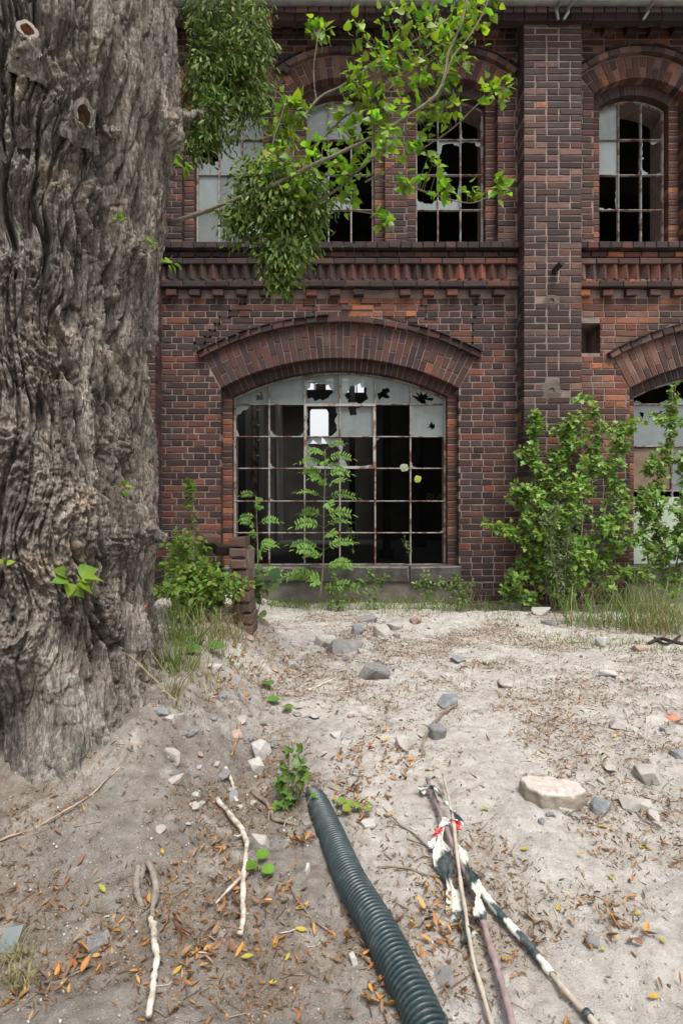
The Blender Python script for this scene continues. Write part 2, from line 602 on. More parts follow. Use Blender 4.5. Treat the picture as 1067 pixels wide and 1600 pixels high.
def zone(x, z):
    if 2.0 < x < 2.78:
        w = {'dark': .20, 'slate': .22, 'brown': .26, 'redbrown': .10, 'pink': .18, 'red': .02, 'orange': .02}
    elif x >= 2.78:
        if z < 3.7:
            w = {'dark': .05, 'slate': .07, 'brown': .15, 'redbrown': .22, 'pink': .26, 'red': .10, 'orange': .15}
            if z < 1.6:
                w = {'dark': .35, 'slate': .05, 'brown': .30, 'redbrown': .20, 'pink': .05, 'red': .05}
        else:
            w = {'dark': .10, 'slate': .12, 'brown': .25, 'redbrown': .25, 'pink': .16, 'red': .06, 'orange': .06}
    elif z > 4.2:
        w = {'dark': .22, 'slate': .10, 'brown': .26, 'redbrown': .24, 'pink': .10, 'red': .06, 'orange': .03}
    else:
        w = {'dark': .36, 'slate': .10, 'brown': .26, 'redbrown': .20, 'red': .06, 'pink': .02}
        if z > 3.0 and 0.15 < x < 0.95 and z > 3.36:
            w = {'orange': .6, 'red': .4}
        if z < 0.55:
            w = {'dark': .60, 'slate': .18, 'brown': .18, 'redbrown': .04}
    return w


def pick(w, rng=RNG):
    r = rng.random() * sum(w.values())
    for k, v in w.items():
        r -= v
        if r <= 0:
            break
    mean = sum(np.array(PAL[q]) * v for q, v in w.items()) / sum(w.values())
    c = (np.array(PAL[k]) * .80 + mean * .20) * np.array([1.03, .98, .97])
    return c * rng.uniform(0.78, 1.25) * np.array([rng.uniform(.94, 1.06), 1, rng.uniform(.94, 1.06)])


BF = [(8, 9, 10, 11), (4, 5, 9, 8), (5, 6, 10, 9), (6, 7, 11, 10), (7, 4, 8, 11), (0, 1, 5, 4), (1, 2, 6, 5), (2, 3, 7, 6), (3, 0, 4, 7)]


def prism(c4, yf, depth, bev=0.006, jit=0.0022, rng=RNG):
    """brick-like block from four corners (x, z) counter-clockwise as seen from the camera, chipped front edges"""
    c = np.asarray(c4, float)
    c = c + np.array([[rng.uniform(-jit, jit), rng.uniform(-jit, jit)] for _ in range(4)])
    e1 = np.roll(c, -1, 0) - c
    e0 = np.roll(c, 1, 0) - c
    e1 = e1 / (np.linalg.norm(e1, axis=1)[:, None] + 1e-9)
    e0 = e0 / (np.linalg.norm(e0, axis=1)[:, None] + 1e-9)
    k = np.array([[rng.uniform(0.5, 1.7)] for _ in range(4)])
    ci = c + bev * (e1 + e0) * k
    V = []
    for p in c:
        V.append((p[0], yf + depth, p[1]))
    for p in c:
        V.append((p[0], yf + bev * rng.uniform(.6, 1.4), p[1]))
    for p in ci:
        V.append((p[0], yf + rng.uniform(-jit, jit) * .5, p[1]))
    return np.array(V), BF


def rect(x0, x1, z0, z1):
    return [(x0, z0), (x1, z0), (x1, z1), (x0, z1)]


class Arch:
    def __init__(s, cx, hw, zbot, crown, R, ring, inset, low):
        s.cx, s.hw, s.zbot, s.crown, s.R, s.ring, s.low = cx, hw, zbot, crown, R, ring, low
        s.zc = crown - R
        s.zs = s.zc + math.sqrt(R * R - hw * hw)
        s.hi = hw - inset                      # inner ring
        s.Ri = R - 0.12
        s.zsi = s.zc + math.sqrt(s.Ri ** 2 - s.hi ** 2)
        s.ang = math.asin(hw / R)

    def top(s, x):
        return s.zc + math.sqrt(max(0, s.R ** 2 - (x - s.cx) ** 2))

    def topi(s, x):
        return s.zc + math.sqrt(max(0, s.Ri ** 2 - (x - s.cx) ** 2))

    def excl(s, z, hood):
        """half-width that wall bricks must leave free at height z"""
        if z < s.zbot:
            return 0
        Re = s.R + s.ring + hood
        zf = s.zc + Re * math.cos(s.ang)       # foot of the extrados
        if z < s.zs:
            return s.hw
        if z < zf:
            t = (z - s.zs) / (zf - s.zs)
            return s.hw + t * (Re * math.sin(s.ang) - s.hw)
        if z < s.zc + Re:
            return math.sqrt(Re ** 2 - (z - s.zc) ** 2)
        return 0


LOW = [Arch(-0.02, 1.423, 0.27, 2.944, 2.993, 0.405, 0.113, True), Arch(4.86, 1.423, 0.27, 2.944, 2.993, 0.405, 0.113, True)]
UP = [Arch(b + k * 1.347, 0.543, 4.285, 6.295, 0.871, 0.265, 0.120, False) for b in (-0.02, 4.90) for k in (-1, 0, 1)]
ALLA = LOW + UP
HOLE = (2.84, 3.09, 3.00, 3.36)                     # square hole broken into the wall beside the pilaster (x0, x1, z0, z1)
X0, X1, ZB, ZT = -4.4, 6.6, -0.35, 6.88
PILS = [(2.095, 2.757), (-2.80, -2.138)]

# mortar core of the wall: strips between the breakpoints of all openings
xs = {X0, X1, HOLE[0], HOLE[1]}
for a in ALLA:
    n = 40 if a.low else 20
    for i in range(n + 1):
        xs.add(round(a.cx + a.hw * math.sin(-math.pi / 2 + math.pi * i / n), 5))
xs = sorted(xs)
MF = YW + 0.007
core = MB()
for xa, xb in zip(xs[:-1], xs[1:]):
    if xb - xa < 1e-4 or xb < X0 or xa > X1:
        continue
    xm = (xa + xb) / 2
    op = []
    for a in ALLA:
        if abs(xm - a.cx) < a.hw:
            op.append((a.zbot, a.zbot, a.top(xa), a.top(xb)))
    if HOLE[0] < xm < HOLE[1]:
        op.append((HOLE[2], HOLE[2], HOLE[3], HOLE[3]))
    op.sort()
    la, lb = ZB, ZB
    for (b0, b1, t0, t1) in op + [(ZT, ZT, ZT, ZT)]:
        core.add([(xa, MF, la), (xb, MF, lb), (xb, MF, b1), (xa, MF, b0)], [(0, 1, 2, 3)])
        la, lb = t0, t1
# reveals of every opening: outer step, ring face, inner step
for a in ALLA:
    for hw, top, ya, yb, zs in ((a.hw + .004, a.top, MF, YW + .126, a.zs), (a.hi + .004, a.topi, YW + .126, YW + .55, a.zsi)):
        n = 28
        pts = [(a.cx - hw, a.zbot)] + [(a.cx + hw * math.sin(-math.pi / 2 + math.pi * i / n), 0) for i in range(n + 1)] + [(a.cx + hw, a.zbot)]
        pts = [(x, z if i in (0, len(pts) - 1) else top(min(max(x, a.cx - hw + .004), a.cx + hw - .004)) + .004) for i, (x, z) in enumerate(pts)]
        for p, q in zip(pts[:-1], pts[1:]):
            core.add([(p[0], ya, p[1]), (q[0], ya, q[1]), (q[0], yb, q[1]), (p[0], yb, p[1])], [(0, 1, 2, 3)])
        core.add([(a.cx - hw, ya, a.zbot), (a.cx + hw, ya, a.zbot), (a.cx + hw, yb, a.zbot), (a.cx - hw, yb, a.zbot)], [(0, 1, 2, 3)])
    # ring face
    n = 32
    o_, i_ = [(a.cx - a.hw - .02, a.zbot)], [(a.cx - a.hi - .004, a.zbot)]
    for i in range(n + 1):
        f = -1 + 2 * i / n
        xo, xi = a.cx + a.hw * f, a.cx + a.hi * f
        o_.append((xo, a.top(xo) + .02))
        i_.append((xi, a.topi(xi) + .004))
    o_.append((a.cx + a.hw + .02, a.zbot))
    i_.append((a.cx + a.hi + .004, a.zbot))
    for k in range(len(o_) - 1):
        core.add([(p[0], YW + .127, p[1]) for p in (o_[k], o_[k + 1], i_[k + 1], i_[k])], [(0, 1, 2, 3)])
# square hole
hx0, hx1, hz0, hz1 = HOLE
hb = MB()
for q in ([(hx0, hz0), (hx1, hz0)], [(hx1, hz0), (hx1, hz1)], [(hx1, hz1), (hx0, hz1)], [(hx0, hz1), (hx0, hz0)]):
    core.add([(q[0][0], MF, q[0][1]), (q[1][0], MF, q[1][1]), (q[1][0], YW + .4, q[1][1]), (q[0][0], YW + .4, q[0][1])], [(0, 1, 2, 3)])
core.add([(hx0, YW + .4, hz0), (hx1, YW + .4, hz0), (hx1, YW + .4, hz1), (hx0, YW + .4, hz1)], [(0, 1, 2, 3)])
# ends, back and top of the shell
for z0, z1, y0, y1 in ((ZB, ZT, MF, YW + .55),):
    core.add([(X0, y0, z0), (X0, y1, z0), (X0, y1, z1), (X0, y0, z1)], [(0, 1, 2, 3)])
    core.add([(X1, y0, z0), (X1, y1, z0), (X1, y1, z1), (X1, y0, z1)], [(0, 1, 2, 3)])
wall = obj('wall', core.mesh(), M['mortar'], bld)

# ---- bricks of the wall
stuff_w, cand = MB(), []                            # candidates to become bricks of their own
BX0, BX1 = -3.4, 5.3


def cut_brick(xa, xb, z0, yf, depth):
    """clip a brick against openings and arches; returns the list of 4-corner shapes"""
    z1 = z0 + BH
    zm = (z0 + z1) / 2
    segs = [(xa, xb, xa, xb)]                       # bottom x0, x1, top x0, x1
    for a in ALLA:
        hood = 0.092 if a.low else 0.088
        eb, et, em = a.excl(z0, hood), a.excl(z1, hood), a.excl(zm, hood)
        if em <= 0 and eb <= 0:
            continue
        eb = max(eb, 0) or em
        et = max(et, 0) or max(em - .02, 0)
        if em <= 0:
            continue
        g = 0.008
        new = []
        for s in segs:
            m0, m1 = (s[0] + s[2]) / 2, (s[1] + s[3]) / 2
            L, R = a.cx - em - g, a.cx + em + g
            onjamb = zm < a.zs
            if m1 <= L or m0 >= R:
                new.append(s)
                continue
            if onjamb:
                g2 = -0.004
                if m0 < L:
                    new.append((s[0], a.cx - a.hw - g2, s[2], a.cx - a.hw - g2))
                if m1 > R:
                    new.append((a.cx + a.hw + g2, s[1], a.cx + a.hw + g2, s[3]))
            else:
                if m0 < L:
                    new.append((s[0], max(s[0] + .004, min(s[1], a.cx - eb - g)), s[2], max(s[2] + .004, min(s[3], a.cx - et - g))))
                if m1 > R:
                    new.append((min(s[1] - .004, max(s[0], a.cx + eb + g)), s[1], min(s[3] - .004, max(s[2], a.cx + et + g)), s[3]))
        segs = new
    if hz0 - .03 < zm < hz1 + .03:
        new = []
        for s in segs:
            if s[1] <= hx0 or s[0] >= hx1:
                new.append(s)
                continue
            if s[0] < hx0 - .02:
                new.append((s[0], hx0 + .002, s[2], hx0 + .002))
            if s[1] > hx1 + .02:
                new.append((hx1 - .002, s[1], hx1 - .002, s[3]))
        segs = new
    return [s for s in segs if (s[1] - s[0] + s[3] - s[2]) / 2 > 0.022]


def loose(x, z):
    """bricks pushed out of place along the settlement cracks above the big arch"""
    return (0.0 < x < 0.95 and 3.30 < z < 3.62) or (-1.35 < x < -1.1 and 2.9 < z < 3.6)


row = 0
z = ZB
while z < 6.84:
    if z + BH > 3.662 and z < 4.285:                 # the string course is laid separately
        z += C
        row += 1
        if z > 3.62 and z < 4.285:
            z = 4.288
        continue
    x = BX0 + {0: 0.0, 1: 0.06, 2: 0.125, 3: 0.06}[row % 4]
    while x < BX1:
        stretcher = (row % 2 == 0)
        if RNG.random() < 0.13:
            stretcher = not stretcher
        L = 0.250 if stretcher else 0.121
        xa, xb = x, x + L
        x += L + 0.0115
        for p0, p1 in PILS:                          # butt against the pilasters
            if xa < p0 < xb:
                xb = p0 + 0.004
            elif xa < p1 < xb:
                xa = p1 - 0.004
        mid = (xa + xb) / 2
        if xb - xa < .02 or any(p0 < mid < p1 for p0, p1 in PILS):
            continue
        for s in cut_brick(xa, xb, z, YW, .115):
            full = abs(s[0] - s[2]) < 1e-6 and abs(s[1] - s[3]) < 1e-6 and abs(s[1] - s[0] - 0.25) < 1e-4
            col = pick(zone(mid, z))
            if full:
                cand.append((mid, z, YW, col))
                continue
            jy = RNG.uniform(-.003, .002)
            if loose(mid, z) and RNG.random() < .5:
                jy -= RNG.uniform(.004, .022)
            V, F = prism([(s[0], z), (s[1], z), (s[3], z + BH), (s[2], z + BH)], YW + jy, .118)
            stuff_w.add(V, F, col)
    z += C
    row += 1

# ---- pilasters
for p0, p1 in PILS:
    pil_mb = MB()
    pil_mb.box(p0 + .006, p1 - .006, YP + .007, YW + .05, ZB, 6.86)
    pil = obj('pilaster', pil_mb.mesh(), M['mortar'], bld)
    if p0 > 0:
        pilaster = pil
    else:
        pil_far = pil
stuff_p, stuff_far, cand_p = MB(), MB(), []
for p0, p1 in PILS:
    r, z = 0, ZB
    while z < 6.80:
        wdt = p1 - p0
        pat = [['S', 'S', 'H'], ['H', 'H', 'H', 'H', 'H'], ['H', 'S', 'S'], ['H', 'H', 'S', 'H']][r % 4]
        if RNG.random() < .25:
            pat = ['S', 'H', 'S']
        tot = sum(.25 if q == 'S' else .121 for q in pat)
        gap = (wdt - tot) / (len(pat) - 1)
        x = p0
        for i, q in enumerate(pat):
            L = .25 if q == 'S' else .121
            col = pick(zone((p0 + p1) / 2 if p0 > 0 else 0.0, z))
            corner = i in (0, len(pat) - 1)
            dep = .118
            if corner and q == 'H':
                dep = .245
            skip = p0 > 0 and ((abs(x + L / 2 - 2.418) < .075 and 3.48 < z < 3.60) or (abs(x + L / 2 - 2.418) < .08 and 2.42 < z < 2.64))
            if q == 'S' and p0 > 0 and not skip:
                cand_p.append((x + L / 2, z, YP, col))
            elif not skip:
                V, F = prism(rect(x, x + L, z, z + BH), YP + RNG.uniform(-.003, .002), dep)
                (stuff_p if p0 > 0 else stuff_far).add(V, F, col)
            elif RNG.random() < .6:                  # decayed brick, set back
                V, F = prism(rect(x + .01, x + L - .01, z, z + BH), YP + .045, .06, .012, .006)
                stuff_p.add(V, F, col * 1.2)
            if corner and q == 'S':
                for sx, on in ((p0, i == 0), (p1 - .121, i == len(pat) - 1)):
                    if on:                           # header behind the corner on the flank
                        V, F = prism(rect(sx, sx + .121, z, z + BH), YP + .128, .118)
                        (stuff_p if p0 > 0 else stuff_far).add(V, F, pick(zone(2.4 if p0 > 0 else 0, z)))
            x += L + gap
        z += C
        r += 1

NV = 30
VAR = {}


def brick_variant(i, key, wdct):
    if (i, key) not in VAR:
        rng = random.Random(9173 + i * 7919 + len(VAR) * 104729)
        [rng.random() for _ in range(5)]
        V, F = prism(rect(-.125, .125, 0, BH), 0, .118, .006, .0026, rng)
        me = bpy.data.meshes.new('brick')
        me.from_pydata(V.tolist(), [], F)
        a = me.attributes.new('Col', 'FLOAT_COLOR', 'POINT')
        c = np.ones((len(V), 4), np.float32)
        c[:, :3] = pick(wdct, rng)
        a.data.foreach_set('color', c.ravel())
        me.materials.append(M['brick'])
        VAR[(i, key)] = me
    return VAR[(i, key)]


def zkey(x, z):
    w = zone(x, z)
    return tuple(sorted(w.items()))


def seen(x, z, y):
    px, py = CX + x * FPX / y, CY - (z - HC) * FPX / y
    if not (262 < px < 1060 and 20 < py < 905):
        return False
    if py < 460 and px < 470:
        return False
    if py < 300 and px < 640:
        return False
    if px > 805 and py > 690:
        return False
    if px < 350 and py > 830:
        return False
    return True


def place_bricks(cands, parent, stuff, limit):
    vis = [c for c in cands if seen(c[0], c[1], c[2])]
    RNG.shuffle(vis)
    vis.sort(key=lambda c: abs(c[1] - 2.3) + abs(c[0] - .6) * .3)
    keep = set((round(c[0], 4), round(c[1], 4)) for c in vis[:limit])
    for x, z, y, col in cands:
        jy = RNG.uniform(-.003, .002)
        if y == YW and loose(x, z) and RNG.random() < .55:
            jy -= RNG.uniform(.004, .025)
        if (round(x, 4), round(z, 4)) in keep:
            k = zkey(x, z)
            o = bpy.data.objects.new('brick', brick_variant(RNG.randrange(NV), k, dict(k)))
            link(o, parent)
            o.location = (x, y + jy, z)
            o.rotation_euler = (RNG.uniform(-.006, .006), RNG.uniform(-.006, .006), RNG.uniform(-.008, .008))
        else:
            V, F = prism(rect(x - .125, x + .125, z, z + BH), y + jy, .118)
            stuff.add(V, F, col)


place_bricks(cand, wall, stuff_w, 190)
place_bricks(cand_p, pilaster, stuff_p, 105)
obj('brickwork', stuff_w.mesh(), M['brick'], wall, kind='stuff')
obj('brickwork', stuff_p.mesh(), M['brick'], pilaster, kind='stuff')
obj('brickwork', stuff_far.mesh(), M['brick'], pil_far, kind='stuff')

# fittings on the pilaster: iron stub and two lime-plastered sockets
tb = MB()
V, F = tube([(2.44, YP + .05, 3.86), (2.44, YP - .03, 3.87), (2.47, YP - .16, 3.90)], [.035, .036, .037], 6)
tb.add(V, F)
obj('iron_stub', tb.mesh(), M['black'], pilaster)
for zc_, s_ in ((3.525, .075), (2.50, .11)):
    rr = MB()
    n = 14
    ring_o = [(2.41 + s_ * 1.25 * math.cos(i / n * 6.283) * RNG.uniform(.8, 1.2), zc_ + s_ * math.sin(i / n * 6.283) * RNG.uniform(.8, 1.25)) for i in range(n)]
    ring_i = [(2.41 + .03 * math.cos(i / n * 6.283), zc_ + .03 * math.sin(i / n * 6.283)) for i in range(n)]
    V = [(a, YP - .001 + RNG.uniform(0, .006), b) for a, b in ring_o] + [(a, YP - .012, b) for a, b in ring_i] + [(a, YP + .06, b) for a, b in ring_i]
    rr.add(V, [(i, (i + 1) % n, n + (i + 1) % n, n + i) for i in range(n)] + [(n + i, n + (i + 1) % n, 2 * n + (i + 1) % n, 2 * n + i) for i in range(n)] + [tuple(2 * n + i for i in range(n))])
    obj('plaster_socket', rr.mesh(), M['render'], pilaster)


# ---- arches: voussoirs, hood course, inner ring
def polar(a, r, t):
    return (a.cx + r * math.sin(t), a.zc + r * math.cos(t))


def block_polar(a, r0, r1, t0, t1):
    return [polar(a, r0, t0), polar(a, r0, t1), polar(a, r1, t1), polar(a, r1, t0)]


for a in ALLA:
    if a.cx - a.hw > 5.2:
        continue
    cm = MB()
    n = 24
    t = [-a.ang + 2 * a.ang * i / n for i in range(n + 1)]
    for i in range(n):
        V = [(x, MF - .002, zz) for x, zz in block_polar(a, a.R + .004, a.R + a.ring - .003, t[i], t[i + 1])]
        cm.add(V, [(0, 1, 2, 3)])
        V = [(x, MF - .040, zz) for x, zz in block_polar(a, a.R + a.ring + .006, a.R + a.ring + .07, t[i], t[i + 1])]
        cm.add(V, [(0, 1, 2, 3)])
    arch = obj('window_arch', cm.mesh(), M['mortar'], bld)
    wz = {'dark': .22, 'slate': .08, 'brown': .36, 'redbrown': .28, 'red': .06} if a.low and a.cx < 2 else {'brown': .25, 'redbrown': .34, 'pink': .22, 'orange': .10, 'dark': .09}
    nv = int(round(2 * a.ang * (a.R + .02) / .0765))
    inview = a.cx < 4.5 or a.low
    joined = MB()
    for i in range(nv):
        dt = 2 * a.ang / nv
        t0 = -a.ang + i * dt
        g = 0.0042
        if a.low:
            parts = [(0, .125), (.137, a.ring - .004)] if i % 2 else [(0, .258), (.270, a.ring - .004)]
            if RNG.random() < .1:
                parts = [(0, .125), (.137, .262), (.274, a.ring - .004)]
        else:
            parts = [(0, .252)] if i % 2 else [(0, .122), (.134, .252)]
        for r0, r1 in parts:
            R0, R1 = a.R + r0 - .003, a.R + r1
            c4 = [polar(a, R0, t0 + g / R0), polar(a, R0, t0 + dt - g / R0), polar(a, R1, t0 + dt - g / R1), polar(a, R1, t0 + g / R1)]
            V, F = prism(c4, YW - .002 + RNG.uniform(-.004, .002), .122, .005)
            if CX + a.cx * 130 < 1060 + 200:
                mb = MB()
                mb.add(V, F, pick(wz))
                obj('voussoir', mb.mesh(), M['brick'], arch)
    # projecting hood course
    Rh = a.R + a.ring + .004
    nh = int(round(2 * (a.ang + .012) * Rh / .135))
    th = a.ang + .014
    for i in range(nh):
        dt = 2 * th / nh
        t0 = -th + i * dt
        c4 = [polar(a, Rh, t0 + .0012), polar(a, Rh, t0 + dt - .0012), polar(a, Rh + .068, t0 + dt - .0012), polar(a, Rh + .068, t0 + .0012)]
        V, F = prism(c4, YW - .062 + RNG.uniform(-.006, .006), .16, .006, .003)
        mb = MB()
        mb.add(V, F, pick({'brown': .5, 'redbrown': .25, 'dark': .25} if a.low and a.cx < 2 else {'pink': .45, 'brown': .35, 'slate': .2}))
        obj('hood_brick', mb.mesh(), M['brick'], arch)
        # broken slate on top of the hood
        lost = a.low and a.cx < 2 and -.04 < t0 + dt / 2 < .24
        if RNG.random() < .9 and not lost:
            w = RNG.uniform(.75, 1.0)
            c4 = [polar(a, Rh + .071, t0), polar(a, Rh + .071, t0 + dt * w), polar(a, Rh + .071 + RNG.uniform(.010, .018), t0 + dt * w), polar(a, Rh + .071 + RNG.uniform(.010, .018), t0)]
            V, F = prism(c4, YW - .085 + RNG.uniform(-.012, .018), .19, .003, .003)
            mb = MB()
            mb.add(V, F, np.array(PAL['dark']) * .8)
            obj('hood_tile', mb.mesh(), M['brick'], arch)
    # inner ring: rowlock arch and stepped jamb
    jm = MB()
    zz = a.zbot + (.19 if a.low else 0)
    k = 0
    while zz + BH < a.zsi + .03:
        for sx in (-1, 1):
            xo, xi = a.cx + sx * (a.hw + .0), a.cx + sx * (a.hi - .003)
            V, F = prism(rect(min(xo, xi), max(xo, xi), zz, zz + BH), YW + .120 + RNG.uniform(-.002, .002), .118)
            w = {'orange': .18, 'red': .25, 'redbrown': .25, 'brown': .25, 'dark': .07} if zz < 2.2 and a.low else {'orange': .16, 'redbrown': .4, 'brown': .35, 'dark': .09}
            jm.add(V, F, pick(w))
        zz += C
    na = int(round(2 * a.ang * a.R / .0765))
    for i in range(na):
        dt = 2 * a.ang / na
        t0 = -a.ang + i * dt
        V, F = prism(block_polar(a, a.Ri - .003, a.R + .006, t0 + .0014, t0 + dt - .0014), YW + .120 + RNG.uniform(-.003, .003), .118, .005)
        jm.add(V, F, pick({'brown': .4, 'slate': .5, 'dark': .1}) * 1.1)
    obj('inner_reveal', jm.mesh(), M['brick'], bld, kind='stuff')

# ---- string course between the storeys (per bay)
BAYS = [(PILS[1][1], PILS[0][0]), (PILS[0][1], 5.6)]
sc_core = MB()
for bx0, bx1 in BAYS:
    sc_core.box(bx0 - .02, bx1 + .02, YW - .02, YW + .02, 3.845, 3.864)
    sc_core.box(bx0 - .02, bx1 + .02, YW - .015, YW + .02, 4.04, 4.20)
    sc_core.box(bx0 - .02, bx1 + .02, YW - .05, YW + .02, 3.764, 3.82)
scourse = obj('string_course', sc_core.mesh(), M['mortar'], bld)


def run(name, x0, x1, length, gap, z0, z1, proud, parent, w, jit=.003, drop=0.0, depth=None, tilt=0.0):
    x = x0
    while x < x1 - .03:
        L = min(length * RNG.uniform(.97, 1.03), x1 - x)
        if RNG.random() >= drop:
            V, F = prism(rect(x + gap / 2, x + L - gap / 2, z0 + RNG.uniform(-.002, .002), z1), YW - proud + RNG.uniform(-jit, jit), depth or (proud + .06), .007, .0025)
            mb = MB()
            cx_ = x + L / 2
            mb.add(V, F, pick(w(cx_) if callable(w) else w))
            obj(name, mb.mesh(), M['brick'], parent)
        x += L


def wdark(x):
    if x > 2.8:
        return {'redbrown': .35, 'brown': .3, 'pink': .15, 'slate': .15, 'orange': .05}
    if x > 0.2:
        return {'redbrown': .40, 'red': .22, 'brown': .25, 'dark': .13}
    return {'dark': .55, 'brown': .30, 'redbrown': .15}


def wsill(x):
    return {'dark': .55, 'slate': .2, 'brown': .17, 'redbrown': .08}


for bx0, bx1 in BAYS:
    vis1 = min(bx1, 4.7)
    run('sill_brick', bx0, vis1, .134, .008, 4.207, 4.280, .115, scourse, wsill)
    run('course_brick', bx0, vis1, .20, .010, 4.130, 4.190, .048, scourse, wdark)
    run('course_brick', bx0, vis1, .255, .008, 4.038, 4.106, .072, scourse, wdark)
    run('course_brick', bx0, vis1, .13, .010, 3.830, 3.866, .05, scourse, wdark)
    run('band_brick', bx0, vis1, .275, .006, 3.758, 3.826, .095, scourse, lambda x: {'dark': .5, 'slate': .2, 'brown': .2, 'redbrown': .1} if x > 0.5 else {'dark': .8, 'brown': .2})
    # upright bricks set cornerwise (sawtooth)
    x = bx0 + .10
    while x < vis1 - .10:
        mb = MB()
        s = .062
        a0 = RNG.uniform(-.09, .09)
        base = []
        for kk in range(4):
            aa = a0 + kk * math.pi / 2
            base.append((x + s * math.sin(aa), YW - .004 - s * math.cos(aa)))
        V = [(p, q, 3.868) for p, q in base] + [(p, q, 4.036) for p, q in base]
        mb.add(V, [(0, 1, 5, 4), (1, 2, 6, 5), (2, 3, 7, 6), (3, 0, 4, 7), (4, 5, 6, 7), (3, 2, 1, 0)], pick(wdark(x)) * (1.25 if x > -.2 else 1))
        obj('sawtooth_brick', mb.mesh(), M['brick'], scourse)
        x += .1275
    # dentils
    x = bx0 + .06
    while x < vis1 - .1:
        if RNG.random() < .95:
            V, F = prism(rect(x, x + .128, 3.664, 3.741), YW - .07 + RNG.uniform(-.006, .006), .10, .008, .004)
            mb = MB()
            mb.add(V, F, pick(wdark(x)))
            obj('dentil', mb.mesh(), M['brick'], scourse)
        x += .277

# ---- top cornice with dentils and gutter
cor = MB()
cor.box(X0, X1, 6.60, YW + .1, 6.885, 6.93)
cor.box(X0, X1, 6.50, YW + .1, 6.775, 6.885) if False else None
cornice = obj('cornice', cor.mesh(), M['mortar'], bld)
wtop = {'dark': .45, 'brown': .3, 'redbrown': .2, 'pink': .05}
run('cornice_brick', -2.6, 4.6, .26, .006, 6.705, 6.795, YW - 6.48, cornice, wtop, depth=.09)
run('cornice_brick', -2.6, 4.6, .13, .006, 6.798, 6.884, YW - 6.50, cornice, wtop, depth=.12)
for bx0, bx1 in BAYS:
    x = bx0 + .07
    while x < min(bx1, 4.6) - .1:
        V, F = prism(rect(x, x + .128, 6.768, 6.845), YW - .09 + RNG.uniform(-.006, .006), .12, .008, .004)
        mb = MB()
        mb.add(V, F, pick({'dark': .4, 'brown': .3, 'pink': .3}))
        obj('dentil', mb.mesh(), M['brick'], cornice)
        x += .272
gm = MB()
n = 10
prof = [(6.36 + .09 * math.cos(math.pi + math.pi * i / n) + .0, 6.868 + .085 * math.sin(math.pi + math.pi * i / n)) for i in range(n + 1)]
prof = [(6.268, 6.89)] + prof + [(6.45, 6.90)]
prev = None
for i in range(len(prof) - 1):
    (ya, za), (yb, zb) = prof[i], prof[i + 1]
    gm.add([(X0, ya, za), (X1, ya, za), (X1, yb, zb), (X0, yb, zb)], [(0, 1, 2, 3)])
gut = obj('gutter', gm.mesh(), M['zinc'], bld)
for xh in (-1.3, 0.1, 1.25, 2.42, 2.55, 3.45, 4.3):
    hm = MB()
    V, F = tube(spline([(xh, 6.47, 6.80), (xh + .01, 6.38, 6.765), (xh + .02, 6.29, 6.80), (xh + .03, 6.26, 6.88)], 8), .012, 6)
    hm.add(V, F)
    if xh in (2.42, 2.55, 3.45):                      # broken downpipe stubs below the gutter
        V, F = tube([(xh, 6.42, 6.82), (xh + .01, 6.43, 6.75), (xh + (.03 if xh < 2.5 else -.04), 6.44, 6.67)], [.020, .019, .014], 7)
        hm.add(V, F)
    obj('gutter_bracket', hm.mesh(), M['zinc'], gut)
rm = MB()
rm.add([(X0, 6.45, 7.075), (X1, 6.45, 7.075), (X1, 9.6, 7.88), (X0, 9.6, 7.88), (X0, 6.45, 6.935), (X1, 6.45, 6.935), (X1, 9.6, 7.74), (X0, 9.6, 7.74)],
       [(0, 1, 2, 3), (7, 6, 5, 4), (0, 4, 5, 1), (1, 5, 6, 2), (2, 6, 7, 3), (3, 7, 4, 0)])
obj('roof', rm.mesh(), M['black'], bld)  # roof ends early so daylight reaches the openings added in the ceiling

# ---- lower sills and rendered plinth
for a in LOW:
    sm = MB()
    for xa, xb, dy in ((a.cx - 1.46, a.cx - .42, .0), (a.cx - .41, a.cx + .82, .012), (a.cx + .83, a.cx + 1.43, .045)):
        V, F = prism(rect(xa, xb, .272, .452), YW - .05 + (.0 if dy < .03 else -.03), .42, .014, .006)
        mb = MB()
        mb.add(V, F)
        mb.add([V[8], V[9], V[10], V[11]], [(0, 1, 2, 3)])
        mb.add([V[3], V[2], V[6], V[7]], [(0, 1, 2, 3)])
        obj('sill', mb.mesh(), M['sillstone'], bld)
    pm = MB()
    pm.box(a.cx - 1.44, a.cx + 1.42, YW - .018, YW + .02, ZB, .268)
    obj('plinth', pm.mesh(), M['render'], bld)

# settlement cracks: near-black strips over the brick face, painting the shade of open joints
ck = MB()


def crack(pts, w):
    for (xa, za), (xb, zb) in zip(pts[:-1], pts[1:]):
        d = np.array([xb - xa, zb - za])
        d = d / np.linalg.norm(d)
        nrm = np.array([-d[1], d[0]]) * w * RNG.uniform(.6, 1.2) / 2
        e = d * w * .4
        q = [(xa - e[0] + nrm[0], za - e[1] + nrm[1]), (xb + e[0] + nrm[0], zb + e[1] + nrm[1]), (xb + e[0] - nrm[0], zb + e[1] - nrm[1]), (xa - e[0] - nrm[0], za - e[1] - nrm[1])]
        ck.add([(p[0], YW - .0045, p[1]) for p in q], [(3, 2, 1, 0)])


def stair(x, z, n, sx, w):
    global ck
    ck = MB()
    pts = [(x, z)]
    for i in range(n):
        z -= C
        pts.append((x + RNG.uniform(-.01, .01), z))
        if RNG.random() < .75:
            x += sx * RNG.choice([.06, .12])
            pts.append((x, z))
    crack(pts, w)
    obj('crack', ck.mesh(), M['black'], wall)


stair(-1.15, 3.66, 8, -1, .030)
stair(1.62, 3.66, 9, -.25, .024)
stair(-.45, 3.64, 3, 1, .022)
stair(.95, 3.64, 3, 1, .020)

